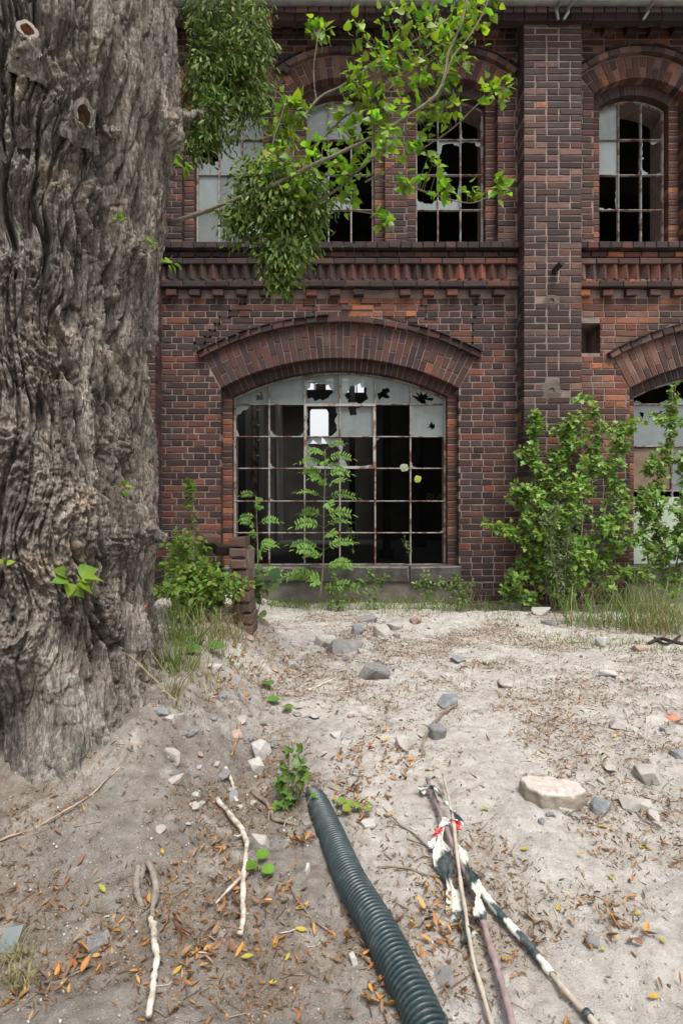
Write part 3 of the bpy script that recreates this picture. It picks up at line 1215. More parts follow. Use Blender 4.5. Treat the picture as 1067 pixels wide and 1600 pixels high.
# ------------------------------------------------------------------ windows
def ray_poly(poly, c, ang):
    d = (math.cos(ang), math.sin(ang))
    best = 1e9
    for i in range(len(poly)):
        (x0, y0), (x1, y1) = poly[i], poly[(i + 1) % len(poly)]
        ex, ey = x1 - x0, y1 - y0
        den = d[0] * ey - d[1] * ex
        if abs(den) < 1e-12:
            continue
        t = ((x0 - c[0]) * ey - (y0 - c[1]) * ex) / den
        u = ((x0 - c[0]) * d[1] - (y0 - c[1]) * d[0]) / den
        if t > 0 and -1e-6 <= u <= 1 + 1e-6:
            best = min(best, t)
    return best


def pane(parent, poly, y, hole=None, seed=0, tint=None):
    """glass in one light of the window; hole = (fx, fy, rx, ry, jag) relative to the light"""
    rng = random.Random(seed * 13 + 7)
    tint = rng.uniform(.62, 1.12)
    mb = MB()
    th = .004
    xs_ = [p[0] for p in poly]
    zs_ = [p[1] for p in poly]
    if hole is None:
        V = [(x, y, z) for x, z in poly] + [(x, y + th, z) for x, z in poly]
        n = len(poly)
        mb.add(V, [tuple(range(n)), tuple(range(2 * n - 1, n - 1, -1))] + [(i, (i + 1) % n, n + (i + 1) % n, n + i) for i in range(n)], (tint,) * 3)
    else:
        fx, fy, rx, ry, jag = hole
        w_, h_ = max(xs_) - min(xs_), max(zs_) - min(zs_)
        c = (min(xs_) + fx * w_, min(zs_) + fy * h_)
        na_ = 34 if rx > .41 else (17 if rx > .25 else 10)
        ang = sorted([2 * math.pi * (i + rng.uniform(-.4, .4)) / na_ for i in range(na_)] + [math.atan2(p[1] - c[1], p[0] - c[0]) % (2 * math.pi) for p in poly])
        out, inn = [], []
        for t_ in ang:
            ro = ray_poly(poly, c, t_)
            if ro > 1e8:
                ro = 0.0
            el = 1 / math.sqrt((math.cos(t_) / (rx * w_)) ** 2 + (math.sin(t_) / (ry * h_)) ** 2)
            ri = min(ro, el * (1 + rng.uniform(-jag, jag)))
            out.append((c[0] + ro * math.cos(t_), c[1] + ro * math.sin(t_)))
            inn.append((c[0] + ri * math.cos(t_), c[1] + ri * math.sin(t_)))
        n = len(ang)
        for i in range(n):
            j = (i + 1) % n
            q = [out[i], out[j], inn[j], inn[i]]
            if math.dist(out[i], inn[i]) < 1e-5 and math.dist(out[j], inn[j]) < 1e-5:
                continue
            mb.add([(p[0], y, p[1]) for p in q], [(0, 1, 2, 3)], (tint,) * 3)
            mb.add([(inn[i][0], y, inn[i][1]), (inn[j][0], y, inn[j][1]), (inn[j][0], y + th, inn[j][1]), (inn[i][0], y + th, inn[i][1])], [(0, 1, 2, 3)], (tint,) * 3)
    if mb.n:
        obj('pane', mb.mesh(), M['glass'], parent)


def shards(parent, poly, y, polys, seed=0):
    rng = random.Random(seed)
    x0, x1 = min(p[0] for p in poly), max(p[0] for p in poly)
    z0, z1 = min(p[1] for p in poly), max(p[1] for p in poly)
    for pl in polys:
        pts = []
        for i in range(len(pl)):
            a_, b_ = pl[i], pl[(i + 1) % len(pl)]
            onb = any(abs(a_[k] - v) < 1e-6 and abs(b_[k] - v) < 1e-6 for k in (0, 1) for v in (0, 1))
            pts.append(a_)
            if not onb:                              # jagged break
                for f in (.3, .62):
                    pts.append((a_[0] + (b_[0] - a_[0]) * f + rng.uniform(-.035, .035), a_[1] + (b_[1] - a_[1]) * f + rng.uniform(-.035, .035)))
        pts = [(x0 + min(max(u, 0), 1) * (x1 - x0), z0 + min(max(v, 0), 1) * (z1 - z0)) for u, v in pts]
        n = len(pts)
        c_ = (sum(p[0] for p in pts) / n, sum(p[1] for p in pts) / n)
        mb = MB()
        mb.add([(p[0], y, p[1]) for p in pts] + [(p[0], y + .004, p[1]) for p in pts], [tuple(range(n)), tuple(range(2 * n - 1, n - 1, -1))] + [(i, (i + 1) % n, n + (i + 1) % n, n + i) for i in range(n)])
        obj('pane', mb.mesh(), M['glass'], parent)


def window(name, a, cols, rows, states, yg=YW + .24, bar=.018, curve_off=.0, casement=None, skip_below=None):
    """iron glazing-bar window in arch a; rows are z from bottom to top (last = arch)"""
    fm = MB()
    hw = a.hi - .004
    xa, xb = a.cx - hw, a.cx + hw
    xsn = np.linspace(xa, xb, cols + 1)
    zsp = rows[-1]

    def topz(x):
        return a.topi(min(max(x, xa), xb)) - .004
    b2 = bar / 2
    for i, x in enumerate(xsn):                      # uprights
        e = b2 * (1.3 if i in (0, cols) else 1)
        xx = min(max(x, xa + e), xb - e)
        z1 = topz(xx) - .002
        fm.box(xx - e, xx + e, yg - .018 + .0003 * i, yg + .018, rows[0], z1)
        fm.box(xx - e * .35, xx + e * .35, yg - .028, yg - .0175, rows[0], z1 - .003)
    for j, z_ in enumerate(rows):                    # cross bars
        fm.box(xa + .002, xb - .002, yg - .0155, yg + .0155, z_ - b2 * .8, z_ + b2 * .8)
        fm.box(xa + .002, xb - .002, yg - .024, yg - .015, z_ - b2 * .3, z_ + b2 * .3)
    n = 26
    for i in range(n):                               # curved head
        xl, xr = xa + (xb - xa) * i / n, xa + (xb - xa) * (i + 1) / n
        zl, zr = topz(xl), topz(xr)
        fm.add([(xl, yg - .017, zl - bar), (xr, yg - .017, zr - bar), (xr, yg - .017, zr), (xl, yg - .017, zl),
                (xl, yg + .017, zl - bar), (xr, yg + .017, zr - bar), (xr, yg + .017, zr), (xl, yg + .017, zl)],
               [(0, 1, 2, 3), (0, 4, 5, 1), (7, 6, 5, 4)])
    if casement:
        c0, c1, r0, r1 = casement
        x0, x1, z0, z1 = xsn[c0], xsn[c1], rows[r0], rows[r1]
        for q in ((x0 - .004, x0 + .026, z0, z1), (x1 - .026, x1 + .004, z0, z1)):
            fm.box(q[0], q[1], yg - .040, yg - .012, q[2] + .002, q[3] - .002)
        for q in ((x0, x1, z0 - .004, z0 + .026), (x0, x1, z1 - .026, z1 + .004)):
            fm.box(q[0] + .004, q[1] - .004, yg - .0385, yg - .0125, q[2], q[3])
    w = obj(name, fm.mesh(), M['iron'], bld)
    for (c, r), st in states.items():
        x0, x1 = xsn[c] + b2 * .6, xsn[c + 1] - b2 * .6
        z0 = rows[r] + b2 * .5
        if r + 1 < len(rows):
            poly = [(x0, z0), (x1, z0), (x1, rows[r + 1] - b2 * .5), (x0, rows[r + 1] - b2 * .5)]
        else:
            m_ = 6
            poly = [(x0, z0), (x1, z0)] + [(x1 + (x0 - x1) * k / m_, max(z0 + .01, topz(x1 + (x0 - x1) * k / m_) - bar * .8)) for k in range(m_ + 1)]
        if isinstance(st, list):
            shards(w, poly, yg + .004, st, c * 31 + r * 7 + int(a.cx * 100))
        else:
            pane(w, poly, yg + .004, st[:5] if st else None, c * 31 + r * 7 + int(a.cx * 100), st[5] if st and len(st) > 5 else 1.0)
    return w


rows_low = [1.1 - (yy - 800) / 126.3 for yy in (882, 832.5, 783, 732, 682.5, 632)]
BL, BR_ = [(0, 0), (.16, 0), (.05, .10), (0, .2)], [(.84, 0), (1, 0), (1, .2), (.93, .08)]
st = {
    (0, 5): (.75, .38, .10, .22, .4), (1, 5): None, (2, 5): (.40, .42, .40, .28, .2), (3, 5): (.46, .36, .32, .32, .24), (4, 5): (.26, .36, .14, .18, .6), (5, 5): (.30, .30, .26, .30, .6),
    (0, 4): [[(0, 1), (0, .62), (.18, .72), (.46, 1)], [(0, 0), (.14, 0), (0, .3)]], (1, 4): [[(0, 0), (.28, 0), (.08, .10), (0, .2)], BR_],
    (2, 4): [[(.86, 1), (1, 1), (1, 0), (.74, 0), (.93, .2), (.87, .45), (.95, .7)], [(0, 0), (.07, 0), (.05, .5), (.06, 1), (0, 1)]],
    (3, 4): (.38, .88, .13, .18, .5), (5, 4): (.60, .33, .12, .09, .7),
    (1, 3): [BL], (2, 3): (.54, .46, .42, .44, .3), (3, 3): [[(0, 0), (.24, 0), (.08, .32), (0, .42)], [(.3, 0), (1, 0), (1, .06), (.8, .10), (.6, .05), (.45, .09)], [(0, .5), (.06, .6), (.05, 1), (0, 1)]],
    (4, 3): [[(0, 1), (0, .88), (.1, .93), (.14, 1)]], (5, 3): [BL], (0, 3): [[(0, 0), (.05, 0), (.04, .6), (0, .7)]],
    (1, 2): [[(0, 0), (.12, 0), (0, .12)]], (5, 1): [BR_],
}
w1 = window('window', LOW[0], 6, rows_low, st, casement=(2, 4, 3, 5))
for sx_, sz_, sr_, pal_ in ((.772, 1.646, .055, ((.20, .26, .16), (.45, .36, .30), (.10, .16, .06))), (.938, 1.503, .05, ((.26, .32, .05), (.36, .36, .10), (.18, .22, .04)))):
    sm_ = MB()
    n_ = 16
    rim_ = [(sx_ + sr_ * RNG.uniform(.75, 1.1) * math.cos(6.283 * i / n_), sz_ + sr_ * RNG.uniform(.75, 1.1) * math.sin(6.283 * i / n_)) for i in range(n_)]
    sm_.add([(x_, YW + .208, z_) for x_, z_ in rim_] + [(sx_, YW + .203, sz_)], [(i, (i + 1) % n_, n_) for i in range(n_)], [pal_[i * 5 % 3] for i in range(n_)] + [pal_[0]])
    obj('sticker', sm_.mesh(), M['stone'], w1)
st2 = {(0, 4): (.3, .75, .06, .06, .5), (1, 4): (.75, .25, .14, .18, .5), (2, 4): None, (0, 5): (.5, .55, .56, .56, .1), (1, 5): (.3, .6, .5, .45, .2), (2, 5): (.3, .6, .3, .3, .2),
       (1, 3): (.4, .6, .16, .22, .4), (2, 3): None}
rows_r = [.46, .76, 1.06, 1.36, 1.92, 2.44]
rows_r = [.46, .80, 1.10, 1.36, 1.91, 2.43]
w2 = window('window', LOW[1], 5, rows_r, {k: v for k, v in st2.items()}, bar=.022)
bm = MB()
V, F = prism(rect(LOW[1].cx - 1.30, LOW[1].cx + 1.30, .46, 1.285), YW + .205, .012, .002, .001)
bm.add(V, F)
obj('green_board', bm.mesh(), M['greenboard'], w2)
bm = MB()
V, F = prism(rect(LOW[1].cx - 1.29, LOW[1].cx - .80, 1.38, 1.89), YW + .245, .01, .002, .001)
bm.add(V, F)
obj('brown_board', bm.mesh(), M['brownboard'], w2)

rows_up = [4.20, 4.86 - .03, 5.29 - .03, 5.72 - .02]
rows_up = [1.1 + (800 - yy) / 126.3 for yy in (384, 329, 274.5, 219.5)]
B = (.5, .5, .62, .62, .06)
window('window', UP[2], 3, rows_up, {(0, 3): [[(0, 0), (.55, 0), (.3, .10), (0, .3)]], (2, 3): [[(0, 0), (.12, 0), (.06, .3), (0, .38)], [(.9, 0), (1, 0), (1, .8), (.93, .5)]],
                                    (1, 2): [[(0, 1), (0, .5), (.08, .6), (.2, .88), (.7, .93), (1, .82), (1, 1)], [(.1, 0), (.5, 0), (.35, .12), (.15, .08)]], (2, 2): [[(0, 1), (0, .9), (.3, .97), (.6, .96), (.75, .84), (1, .78), (1, 1)]],
                                    (0, 1): [[(0, 0), (1, 0), (1, .30), (.75, .18), (.4, .2), (.12, .28), (0, .42)]], (1, 1): [[(0, 0), (.9, 0), (.92, .36), (.6, .2), (.25, .2), (0, .32)], [(.9, 0), (1, 0), (1, .9), (.92, .6)]]})
window('window', UP[1], 3, rows_up, {(0, 3): None, (1, 3): None, (2, 3): (.75, .4, .3, .4, .3), (0, 2): [[(0, 0), (.5, 0), (.2, .5), (0, .7)]], (1, 1): [[(0, 0), (1, 0), (1, .3), (.6, .4), (0, .25)]], (0, 1): None, (2, 0): [[(.1, 0), (.8, 0), (.5, .08)]], (1, 0): [[(.5, 0), (1, 0), (1, .12)]]})
window('window', UP[0], 3, rows_up, {(0, 3): None, (1, 3): None, (2, 3): None, (0, 2): (.6, .7, .45, .35, .3), (1, 2): None, (2, 2): None, (0, 1): None, (1, 1): None, (2, 1): None, (0, 0): None, (1, 0): None})
window('window', UP[3], 3, rows_up, {(0, 3): None, (0, 2): None, (2, 2): [[(0, 0), (.22, 0), (.36, .08), (.1, .16), (.05, .42), (.15, .5), (.05, .56), (.1, .9), (0, 1)], [(.6, 0), (1, 0), (1, .08), (.75, .06)], [(.35, 1), (.6, .9), (.8, .97), (1, .94), (1, 1)]],
                                    (0, 1): [[(.92, 1), (.95, .6), (.9, .3), (.96, 0), (1, 0), (1, 1)], [(0, 0), (.9, 0), (.7, .06), (.4, .03), (.2, .09), (0, .05)]], (1, 2): [[(.93, 0), (1, 0), (1, .8), (.95, .4)]], (2, 1): [[(.0, .4), (.06, .5), (0, .6)]]})
window('window', UP[4], 3, rows_up, {(0, 3): None, (1, 2): None, (2, 1): None})

# ------------------------------------------------------------------ inside of the hall
IN_L, IN_R, IN_B, IN_T = -2.05, 6.5, 20.0, 7.6
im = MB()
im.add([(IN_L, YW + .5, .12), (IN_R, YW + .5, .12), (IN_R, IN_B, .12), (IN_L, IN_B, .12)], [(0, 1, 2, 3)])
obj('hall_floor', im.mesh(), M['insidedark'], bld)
im = MB()
im.add([(IN_L, YW + .552, .12), (IN_L, IN_B, .12), (IN_L, IN_B, 6.9), (IN_L, YW + .552, 6.9)], [(0, 1, 2, 3)])
for yy in (9.0, 12.2, 15.6):
    im.box(IN_L, IN_L + .22, yy, yy + .5, .12, 6.9)
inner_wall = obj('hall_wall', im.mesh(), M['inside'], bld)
im = MB()
for k in range(7):
    im.box(IN_L + .225, IN_L + .30, 12.28 + .0, 12.32, 2.3 + k * .33, 2.34 + k * .33)
V, F = tube([(IN_L + .3, 11.4, .2), (IN_L + .3, 11.4, 6.5)], .06, 7)
im.add(V, F)
V, F = tube([(IN_L + .26, 8.7, .2), (IN_L + .26, 8.7, 6.5)], .04, 7)
im.add(V, F)
obj('wall_pipe', im.mesh(), M['iron'], bld)
# far wall with its openings: an arched window and two lights under the roof
op = [(-1.12, -.46, 3.50, 4.78, True), (-1.28, -.28, 5.40, 6.05, False), (.02, .80, 5.30, 6.05, False), (1.75, 2.25, 5.62, 6.05, False)]
bw = MB()
xs = sorted({IN_L, IN_R} | {q for o_ in op for q in (o_[0], o_[1])})
for xa, xb in zip(xs[:-1], xs[1:]):
    xm = (xa + xb) / 2
    cuts = sorted((o_[2], o_[3]) for o_ in op if o_[0] < xm < o_[1])
    lo = .12
    for c0, c1 in cuts + [(6.9, 6.9)]:
        bw.box(xa, xb, IN_B, IN_B + .4, lo, c0)
        lo = c1
n = 10                                              # arched head
for i in range(n):
    xa, xb = -1.12 + .66 * i / n, -1.12 + .66 * (i + 1) / n
    za, zb = [4.60 + .18 * math.sqrt(max(0, 1 - ((q + .79) / .33) ** 2)) for q in (xa, xb)]
    bw.add([(xa, IN_B - .002, za), (xb, IN_B - .002, zb), (xb, IN_B - .002, 4.80), (xa, IN_B - .002, 4.80)], [(0, 1, 2, 3)])
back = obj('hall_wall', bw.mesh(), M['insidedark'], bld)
im = MB()
for o_ in op[1:3]:
    for q in (.33, .66):
        x = o_[0] + (o_[1] - o_[0]) * q
        im.box(x - .02, x + .02, IN_B + .1, IN_B + .14, o_[2], o_[3])
    im.box(o_[0], o_[1], IN_B + .101, IN_B + .139, 5.66, 5.70)
obj('far_window_bar', im.mesh(), M['iron'], bld)
for x0, x1, z0, z1 in ((-.92, -.55, 5.70, 6.05), (-.92, -.55, 5.42, 5.64), (.30, .72, 5.72, 6.02)):
    im = MB()
    im.box(x0, x1, IN_B + .12, IN_B + .13, z0, z1)
    obj('far_window_board', im.mesh(), M['brownboard'], bld)
im = MB()
for xa, xb, ya, yb in ((IN_L - .1, IN_R, YW + .55, 9.8), (-.9, IN_R, 9.8, 13.2), (IN_L - .1, IN_R, 13.2, 14.2), (1.6, IN_R, 14.2, 18.2), (IN_L - .1, IN_R, 18.2, IN_B + .4)):   # gaps are unseen openings, added to let daylight into the hall
    im.box(xa, xb, ya, yb, 6.90, 7.0)
for yy in (9.2, 11.8, 14.4, 17.0):
    im.box(IN_L, IN_R, yy, yy + .18, 6.25, 6.85)
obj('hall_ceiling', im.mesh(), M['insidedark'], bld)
for xc, yc in ((.95, 12.0), (2.35, 12.0), (3.75, 12.0), (.3, 16.0), (2.2, 16.0)):
    im = MB()
    V, F = tube([(xc, yc, .1), (xc, yc, .3), (xc, yc, .32), (xc, yc, 6.2), (xc, yc, 6.5)], [.16, .15, .085, .075, .16], 10)
    im.add(V, F)
    obj('hall_column', im.mesh(), M['insidedark'], bld)
im = MB()
im.add([(IN_R, YW + .552, .12), (IN_R, IN_B, .12), (IN_R, IN_B, 6.9), (IN_R, YW + .552, 6.9)], [(0, 1, 2, 3)])
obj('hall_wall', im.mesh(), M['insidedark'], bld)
im = MB()
im.add([(IN_L, YW + .551, ZB), (X0, YW + .551, ZB), (X0, YW + .551, 6.9), (IN_L, YW + .551, 6.9)], [(0, 1, 2, 3)])
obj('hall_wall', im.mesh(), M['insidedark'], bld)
fc = bpy.data.curves.new('graffiti', 'FONT')
fc.body = 'BLAC'
fc.size = .34
fc.extrude = .002
tmp = bpy.data.objects.new('graffiti', fc)
COL.objects.link(tmp)
dg = bpy.context.evaluated_depsgraph_get()
gme = bpy.data.meshes.new_from_object(tmp.evaluated_get(dg))
bpy.data.objects.remove(tmp)
M['graffiti'] = m_plain('graffiti_paint', (0.10, 0.12, 0.04), (0.22, 0.22, 0.10), 8, 0.7)
g_o = bpy.data.objects.new('graffiti', gme)
gme.materials.append(M['graffiti'])
link(g_o, back)
g_o.location = (2.98, IN_B - .012, 1.52)
g_o.rotation_euler = (math.radians(90), 0, 0)

# ------------------------------------------------------------------ the old poplar
tree = empty('poplar_tree', (TC[0], TC[1], 0.1), 'massive old poplar with gnarled grey bark and one long leafy branch', 'tree')
TZ = np.array([-.5, .19, .27, .44, .60, .77, .93, .98, 1.10, 1.43, 2.09, 2.42, 2.59, 2.886, 3.0, 3.32, 3.75, 5.0, 7.0])
TR = np.array([.76, .715, .70, .68, .66, .641, .66, .672, .660, .641, .647, .666, .690, .72, .765, .769, .765, .70, .60])


def trunk_r(th, z):
    r = np.interp(z, TZ, TR)
    low = np.exp(-np.maximum(z - .02, 0) / .22)
    lob = .20 * np.exp(-((th + .80) / .30) ** 2) + .10 * np.exp(-((th + 1.62) / .30) ** 2) + .12 * np.exp(-((th - .28) / .28) ** 2) + .10 * np.exp(-((th + 2.5) / .4) ** 2)
    cav = .17 * np.exp(-((th + 1.20) / .13) ** 2) * sst(.52, .12, z)
    return r + low * lob - cav


def hit_trunk(px, py, extra=0.0):
    """where the line of sight through a pixel meets the trunk: theta, z"""
    t = np.arange(1.2, 3.6, 0.004)
    x, y, z = (px - CX) * t / FPX, t, HC - (py - CY) * t / FPX
    rr = np.hypot(x - TC[0], y - TC[1])
    th = np.arctan2(y - TC[1], x - TC[0])
    ins = rr < trunk_r(th, z) + extra
    i = np.argmax(ins) if ins.any() else int(np.argmin(rr - trunk_r(th, z)))
    return float(th[i]), float(z[i]), np.array([x[i], y[i], z[i]])


KN = []                                             # burls and knots: theta, z, size, bulge
for px, py, s_, b_ in ((60, 150, .16, .06), (120, 215, .12, .05), (45, 260, .15, .05), (215, 395, .09, .06), (30, 420, .14, .04), (60, 560, .16, .03), (110, 800, .18, .05),
                       (200, 700, .09, .03), (90, 930, .15, .03), (20, 700, .14, .04), (200, 850, .10, .03), (240, 830, .07, .06), (280, 200, .08, .06), (150, 300, .09, .04),
                       (20, 1000, .12, .04), (40, 880, .12, .03), (170, 960, .09, .02), (120, 120, .10, .02)):
    th, zz, _ = hit_trunk(px, py)
    KN.append((th, zz, s_, b_))
STUBS = {}
th_d = np.linspace(math.radians(-143), math.radians(26), 620)
th_c = np.linspace(math.radians(26), math.radians(217), 60)[1:-1]
TH = np.concatenate([th_d, th_c])
ZZ = np.concatenate([np.linspace(-.25, 3.95, 1080), np.linspace(3.95, 7.0, 60)[1:]])
tt, zz = np.meshgrid(TH, ZZ)
R0 = trunk_r(tt, zz)
bx, by = np.cos(tt) * .66, np.sin(tt) * .66          # 3-D noise space on the reference cylinder
burl = np.zeros_like(tt)
bulge = np.zeros_like(tt)
wx = np.zeros_like(tt)
wz = np.zeros_like(tt)
for th, z_, s_, b_ in KN:
    du, dv = (tt - th) * .66, zz - z_
    g = np.exp(-(du * du + (dv * .85) ** 2) / (s_ * s_))
    burl = np.maximum(burl, g)
    bulge += b_ * np.exp(-(du * du + dv * dv) / (s_ * .7) ** 2)
    sw = .42 * g                                    # grain swirls round the knot
    wx += -dv * sw * .55 * (1 if b_ > .035 else -1)
    wz += du * sw * 1.0
flank = sst(-.75, -.05, tt)
warp = (.034 * fbm(bx * 3, by * 3, zz * 1.6, 3, 201) + .014 * noise3(bx * 11, by * 11, zz * 6, 203)) * (1 - .6 * flank)
ux, uy, uz = bx + wx + warp, by + wx * .6 + .04 * fbm(bx * 3 + 9, by * 3, zz * 1.6, 3, 205), zz + wz * .35 + .05 * fbm(bx * 4, by * 4, zz * 3 + 5, 2, 207)
# the right flank carries long straight plates, the middle is broken and knotty


def furrow(fr, kz, w, seed):
    """dark meandering fissures: zero lines of stretched noise"""
    a = np.abs(noise3(ux * fr, uy * fr, uz * kz, seed) + .28 * noise3(ux * fr * 2.3, uy * fr * 2.3, uz * kz * 2.6, seed + 1))
    return a


am = sst(-.4, .5, fbm(bx * 1.9, by * 1.9, zz * 1.0, 3, 309))          # where the bark is thick
fa = furrow(6.6, .55, 0, 301)
fb = furrow(12.0, 1.1, 0, 321)
fc_ = furrow(30.0, 3.2, 0, 331)
fe = furrow(8.5, .42, 0, 381)
ge = .8 * (1 - sst(.05, .10, fe)) + .2 * (1 - sst(.0, .3, fe))
ga = .80 * (1 - sst(.05, .10, fa)) + .28 * (1 - sst(.0, .30, fa))
gb = .80 * (1 - sst(.03, .08, fb)) + .25 * (1 - sst(.0, .30, fb))
gc = 1 - sst(.02, .11, fc_)
f1, f2, cid = voronoi(ux * 19, uy * 19, uz * 4.2, 303)
cr = 1 - sst(.01, .10, f2 - f1)                                          # cross cracks that break the ridges into blocks
g1, g2, cid2 = voronoi(bx * 42 + warp * 60, by * 42, zz * 19 + warp * 40, 305)
cr2 = 1 - sst(.0, .22, g2 - g1)
rid_b = 1 - np.abs(fbm((bx + wx * 1.2) * 13, (by + wx) * 13, (zz + wz) * 11, 4, 307, .6)) * 1.9
basew = np.exp(-((tt + .92) / .36) ** 2) * sst(.62, .36, zz)      # the smooth dusty foot
roughm = (1 - .82 * basew) * (.65 + .6 * am)
D = -.105 * ga * roughm * (1 - .45 * burl)
D += -.075 * ge * roughm * (.35 + .65 * flank) * (1 - .5 * burl)
D += -.060 * gb * roughm * (1 - .2 * burl)
D += -.016 * gc * roughm + .006 * np.abs(noise3(ux * 55, uy * 55, uz * 7, 341)) * roughm
D += (.026 * (cid - .5) - .018 * cr) * roughm * (1 - .5 * flank)
D += (.005 * (cid2 - .5) - .004 * cr2) * roughm
for fr_, kz_, k_, st_, sd_ in ((9, 1.1, 3.2, .013, 351), (19, 2.6, 2.6, .008, 361), (37, 6.0, 2.2, .0045, 371)):   # overlapping flakes with sharp edges
    q_ = noise3(ux * fr_, uy * fr_, uz * kz_, sd_) * k_ + .35 * noise3(bx * 40, by * 40, zz * 12, sd_ + 1)
    fl_ = np.floor(q_)
    D += st_ * (fl_ + sst(.82, 1.0, q_ - fl_) - k_ * .0) * roughm * (1 - .3 * burl)
D += burl * .034 * (rid_b - .55)
D += bulge * .85
D += .040 * fbm(bx * 2.6, by * 2.6, zz * 1.2, 3, 311) * (1 - .5 * basew) * (1 - .4 * flank)
D += .0065 * fbm(bx * 38, by * 38, zz * 9, 5, 313, .65) * (.3 + .7 * roughm)
D += basew * (-.012 * (1 - sst(.0, .10, np.abs(noise3(bx * 22, by * 22, zz * 5, 315)))) - .008 * (1 - sst(0, .2, np.abs(noise3(bx * 9, by * 9, zz * 16, 316)))))
# deep rot holes
for px, py, s_, dep in ((30, 1150, .11, .10), (62, 1120, .06, .05), (98, 60, .04, .05), (120, 480, .04, .05), (165, 265, .045, .06), (185, 440, .03, .04), (15, 330, .06, .05)):
    th, z_, _ = hit_trunk(px, py)
    du, dv = (tt - th) * .66, zz - z_
    D -= dep * np.exp(-((du / s_) ** 2 + (dv / (s_ * 1.7)) ** 2))
D *= 1 - .5 * sst(4.2, 6.0, zz)
D -= .012
RR = R0 + D
TV = np.stack([TC[0] + np.cos(tt) * RR, TC[1] + np.sin(tt) * RR, zz], -1)
nr, nc = tt.shape
ii = np.arange(nr * nc).reshape(nr, nc)
jj = np.roll(ii, -1, 1)
TF = np.stack([ii[:-1], jj[:-1], jj[1:], ii[1:]], -1).reshape(-1, 4)
# dusty grey-blue wood at the foot, browner freshly opened bark in places
tint = np.ones(tt.shape + (3,))
bl = (basew * sst(-.5, .4, fbm(bx * 5, by * 5, zz * 4, 3, 317)))[..., None]
tint = tint * (1 - bl) + bl * np.array([1.12, 1.20, 1.22])
pale = (burl * sst(.1, .6, fbm(bx * 6, by * 6, zz * 5, 3, 319)))[..., None]
tint = tint * (1 - pale) + pale * np.array([1.55, 1.42, 1.28])
trunk = obj('trunk', npmesh(TV.reshape(-1, 3), TF, tint.reshape(-1, 3), True), M['bark'], tree)


def trunk_point(px, py, out=0.0):
    th, z_, _ = hit_trunk(px, py)
    i = int(np.argmin(abs(TH - th)))
    k = int(np.argmin(abs(ZZ - z_)))
    r = float(RR[max(0, k - 3):k + 4, max(0, i - 3):i + 4].max()) + out
    n = np.array([math.cos(th), math.sin(th), 0])
    return np.array([TC[0] + n[0] * r, TC[1] + n[1] * r, z_]), n


# sawn and broken branch stubs
M['heart'] = m_plain('rotten_heartwood', (0.06, 0.022, 0.010), (0.24, 0.095, 0.036), 60, 0.9, 0.8, 0.006)
M['darkheart'] = m_plain('decayed_wood', (0.02, 0.013, 0.008), (0.10, 0.05, 0.025), 50, 0.95, 0.8, 0.006)
M['weathered'] = m_plain('weathered_wood', (0.10, 0.085, 0.07), (0.26, 0.23, 0.195), 30, 0.9, 0.8, 0.006)
for px, py, r0, r1, ln, up, hol in ((42, 112, .058, .032, .10, 1.3, True), (40, 192, .060, .034, .03, .7, True), (124, 216, .065, .038, .055, .9, True), (288, 178, .035, .014, .085, .12, False),
                                    (240, 836, .045, .020, .03, -.1, False), (190, 205, .040, .02, .02, .1, False)):
    p, n = trunk_point(px, py, -.06)
    if px > 270:
        p, n = P(280, 190, 2.98), np.array([.9, -.3, 0])
    d = n + np.array([0, 0, up])
    d /= np.linalg.norm(d)
    ns, sd = 14, 26
    path = np.array([p + d * (ln + .05) * k / (ns - 1) for k in range(ns)])
    rad = np.array([r0 * (1 - k / (ns - 1)) ** 1.6 * .6 + r1 + (.004 if k % 2 else 0) for k in range(ns)])
    V, F = tube(path, rad, sd, False)
    V0 = V.copy()
    V = V + .020 * np.stack([fbm(V[:, 0] * 34, V[:, 1] * 34, V[:, 2] * 18, 3, q) for q in (1, 22, 43)], 1)
    if hol:                                          # sawn aslant, the cut turned to the open side
        nf = n * .85 + np.array([0, 0, .22 if py < 150 else -.1])
        V[-sd:] = V0[-sd:] + .45 * (V[-sd:] - V0[-sd:])
        V[-2 * sd:-sd] = .5 * (V0[-2 * sd:-sd] + V[-2 * sd:-sd])
        cen = V[-sd:].mean(0)
        for q in range(len(V) - 3 * sd, len(V)):
            V[q] = V[q] - d * ((V[q] - cen) @ nf) / (d @ nf) * (.35 + .65 * (q >= len(V) - sd))
    mb = MB()
    mb.add(V, F)
    so = obj('branch_stub', mb.mesh(True), M['bark'], tree)
    rim = V[-sd:]
    c = rim.mean(0)
    inn = c + (rim - c) * .62
    if not hol:
        mb = MB()
        mb.add(np.vstack([rim, [c + d * .012]]), [(q, (q + 1) % sd, sd) for q in range(sd)])
        obj('stub_end', mb.mesh(), M['bark'], so)
        continue
    deep = inn - d * (.035 if hol else -.012)
    mb = MB()
    mb.add(np.vstack([rim, inn]), [(q, (q + 1) % sd, sd + (q + 1) % sd, sd + q) for q in range(sd)])
    obj('cut_rim', mb.mesh(), M['weathered'] if py < 150 else M['bark'], so)
    mb = MB()
    mb.add(np.vstack([inn, deep, [deep.mean(0) - d * .004]]), [(q, (q + 1) % sd, sd + (q + 1) % sd, sd + q) for q in range(sd)] + [(sd + q, sd + (q + 1) % sd, 2 * sd) for q in range(sd)])
    obj('heartwood', mb.mesh(), M['heart'] if py < 150 else M['darkheart'], so)
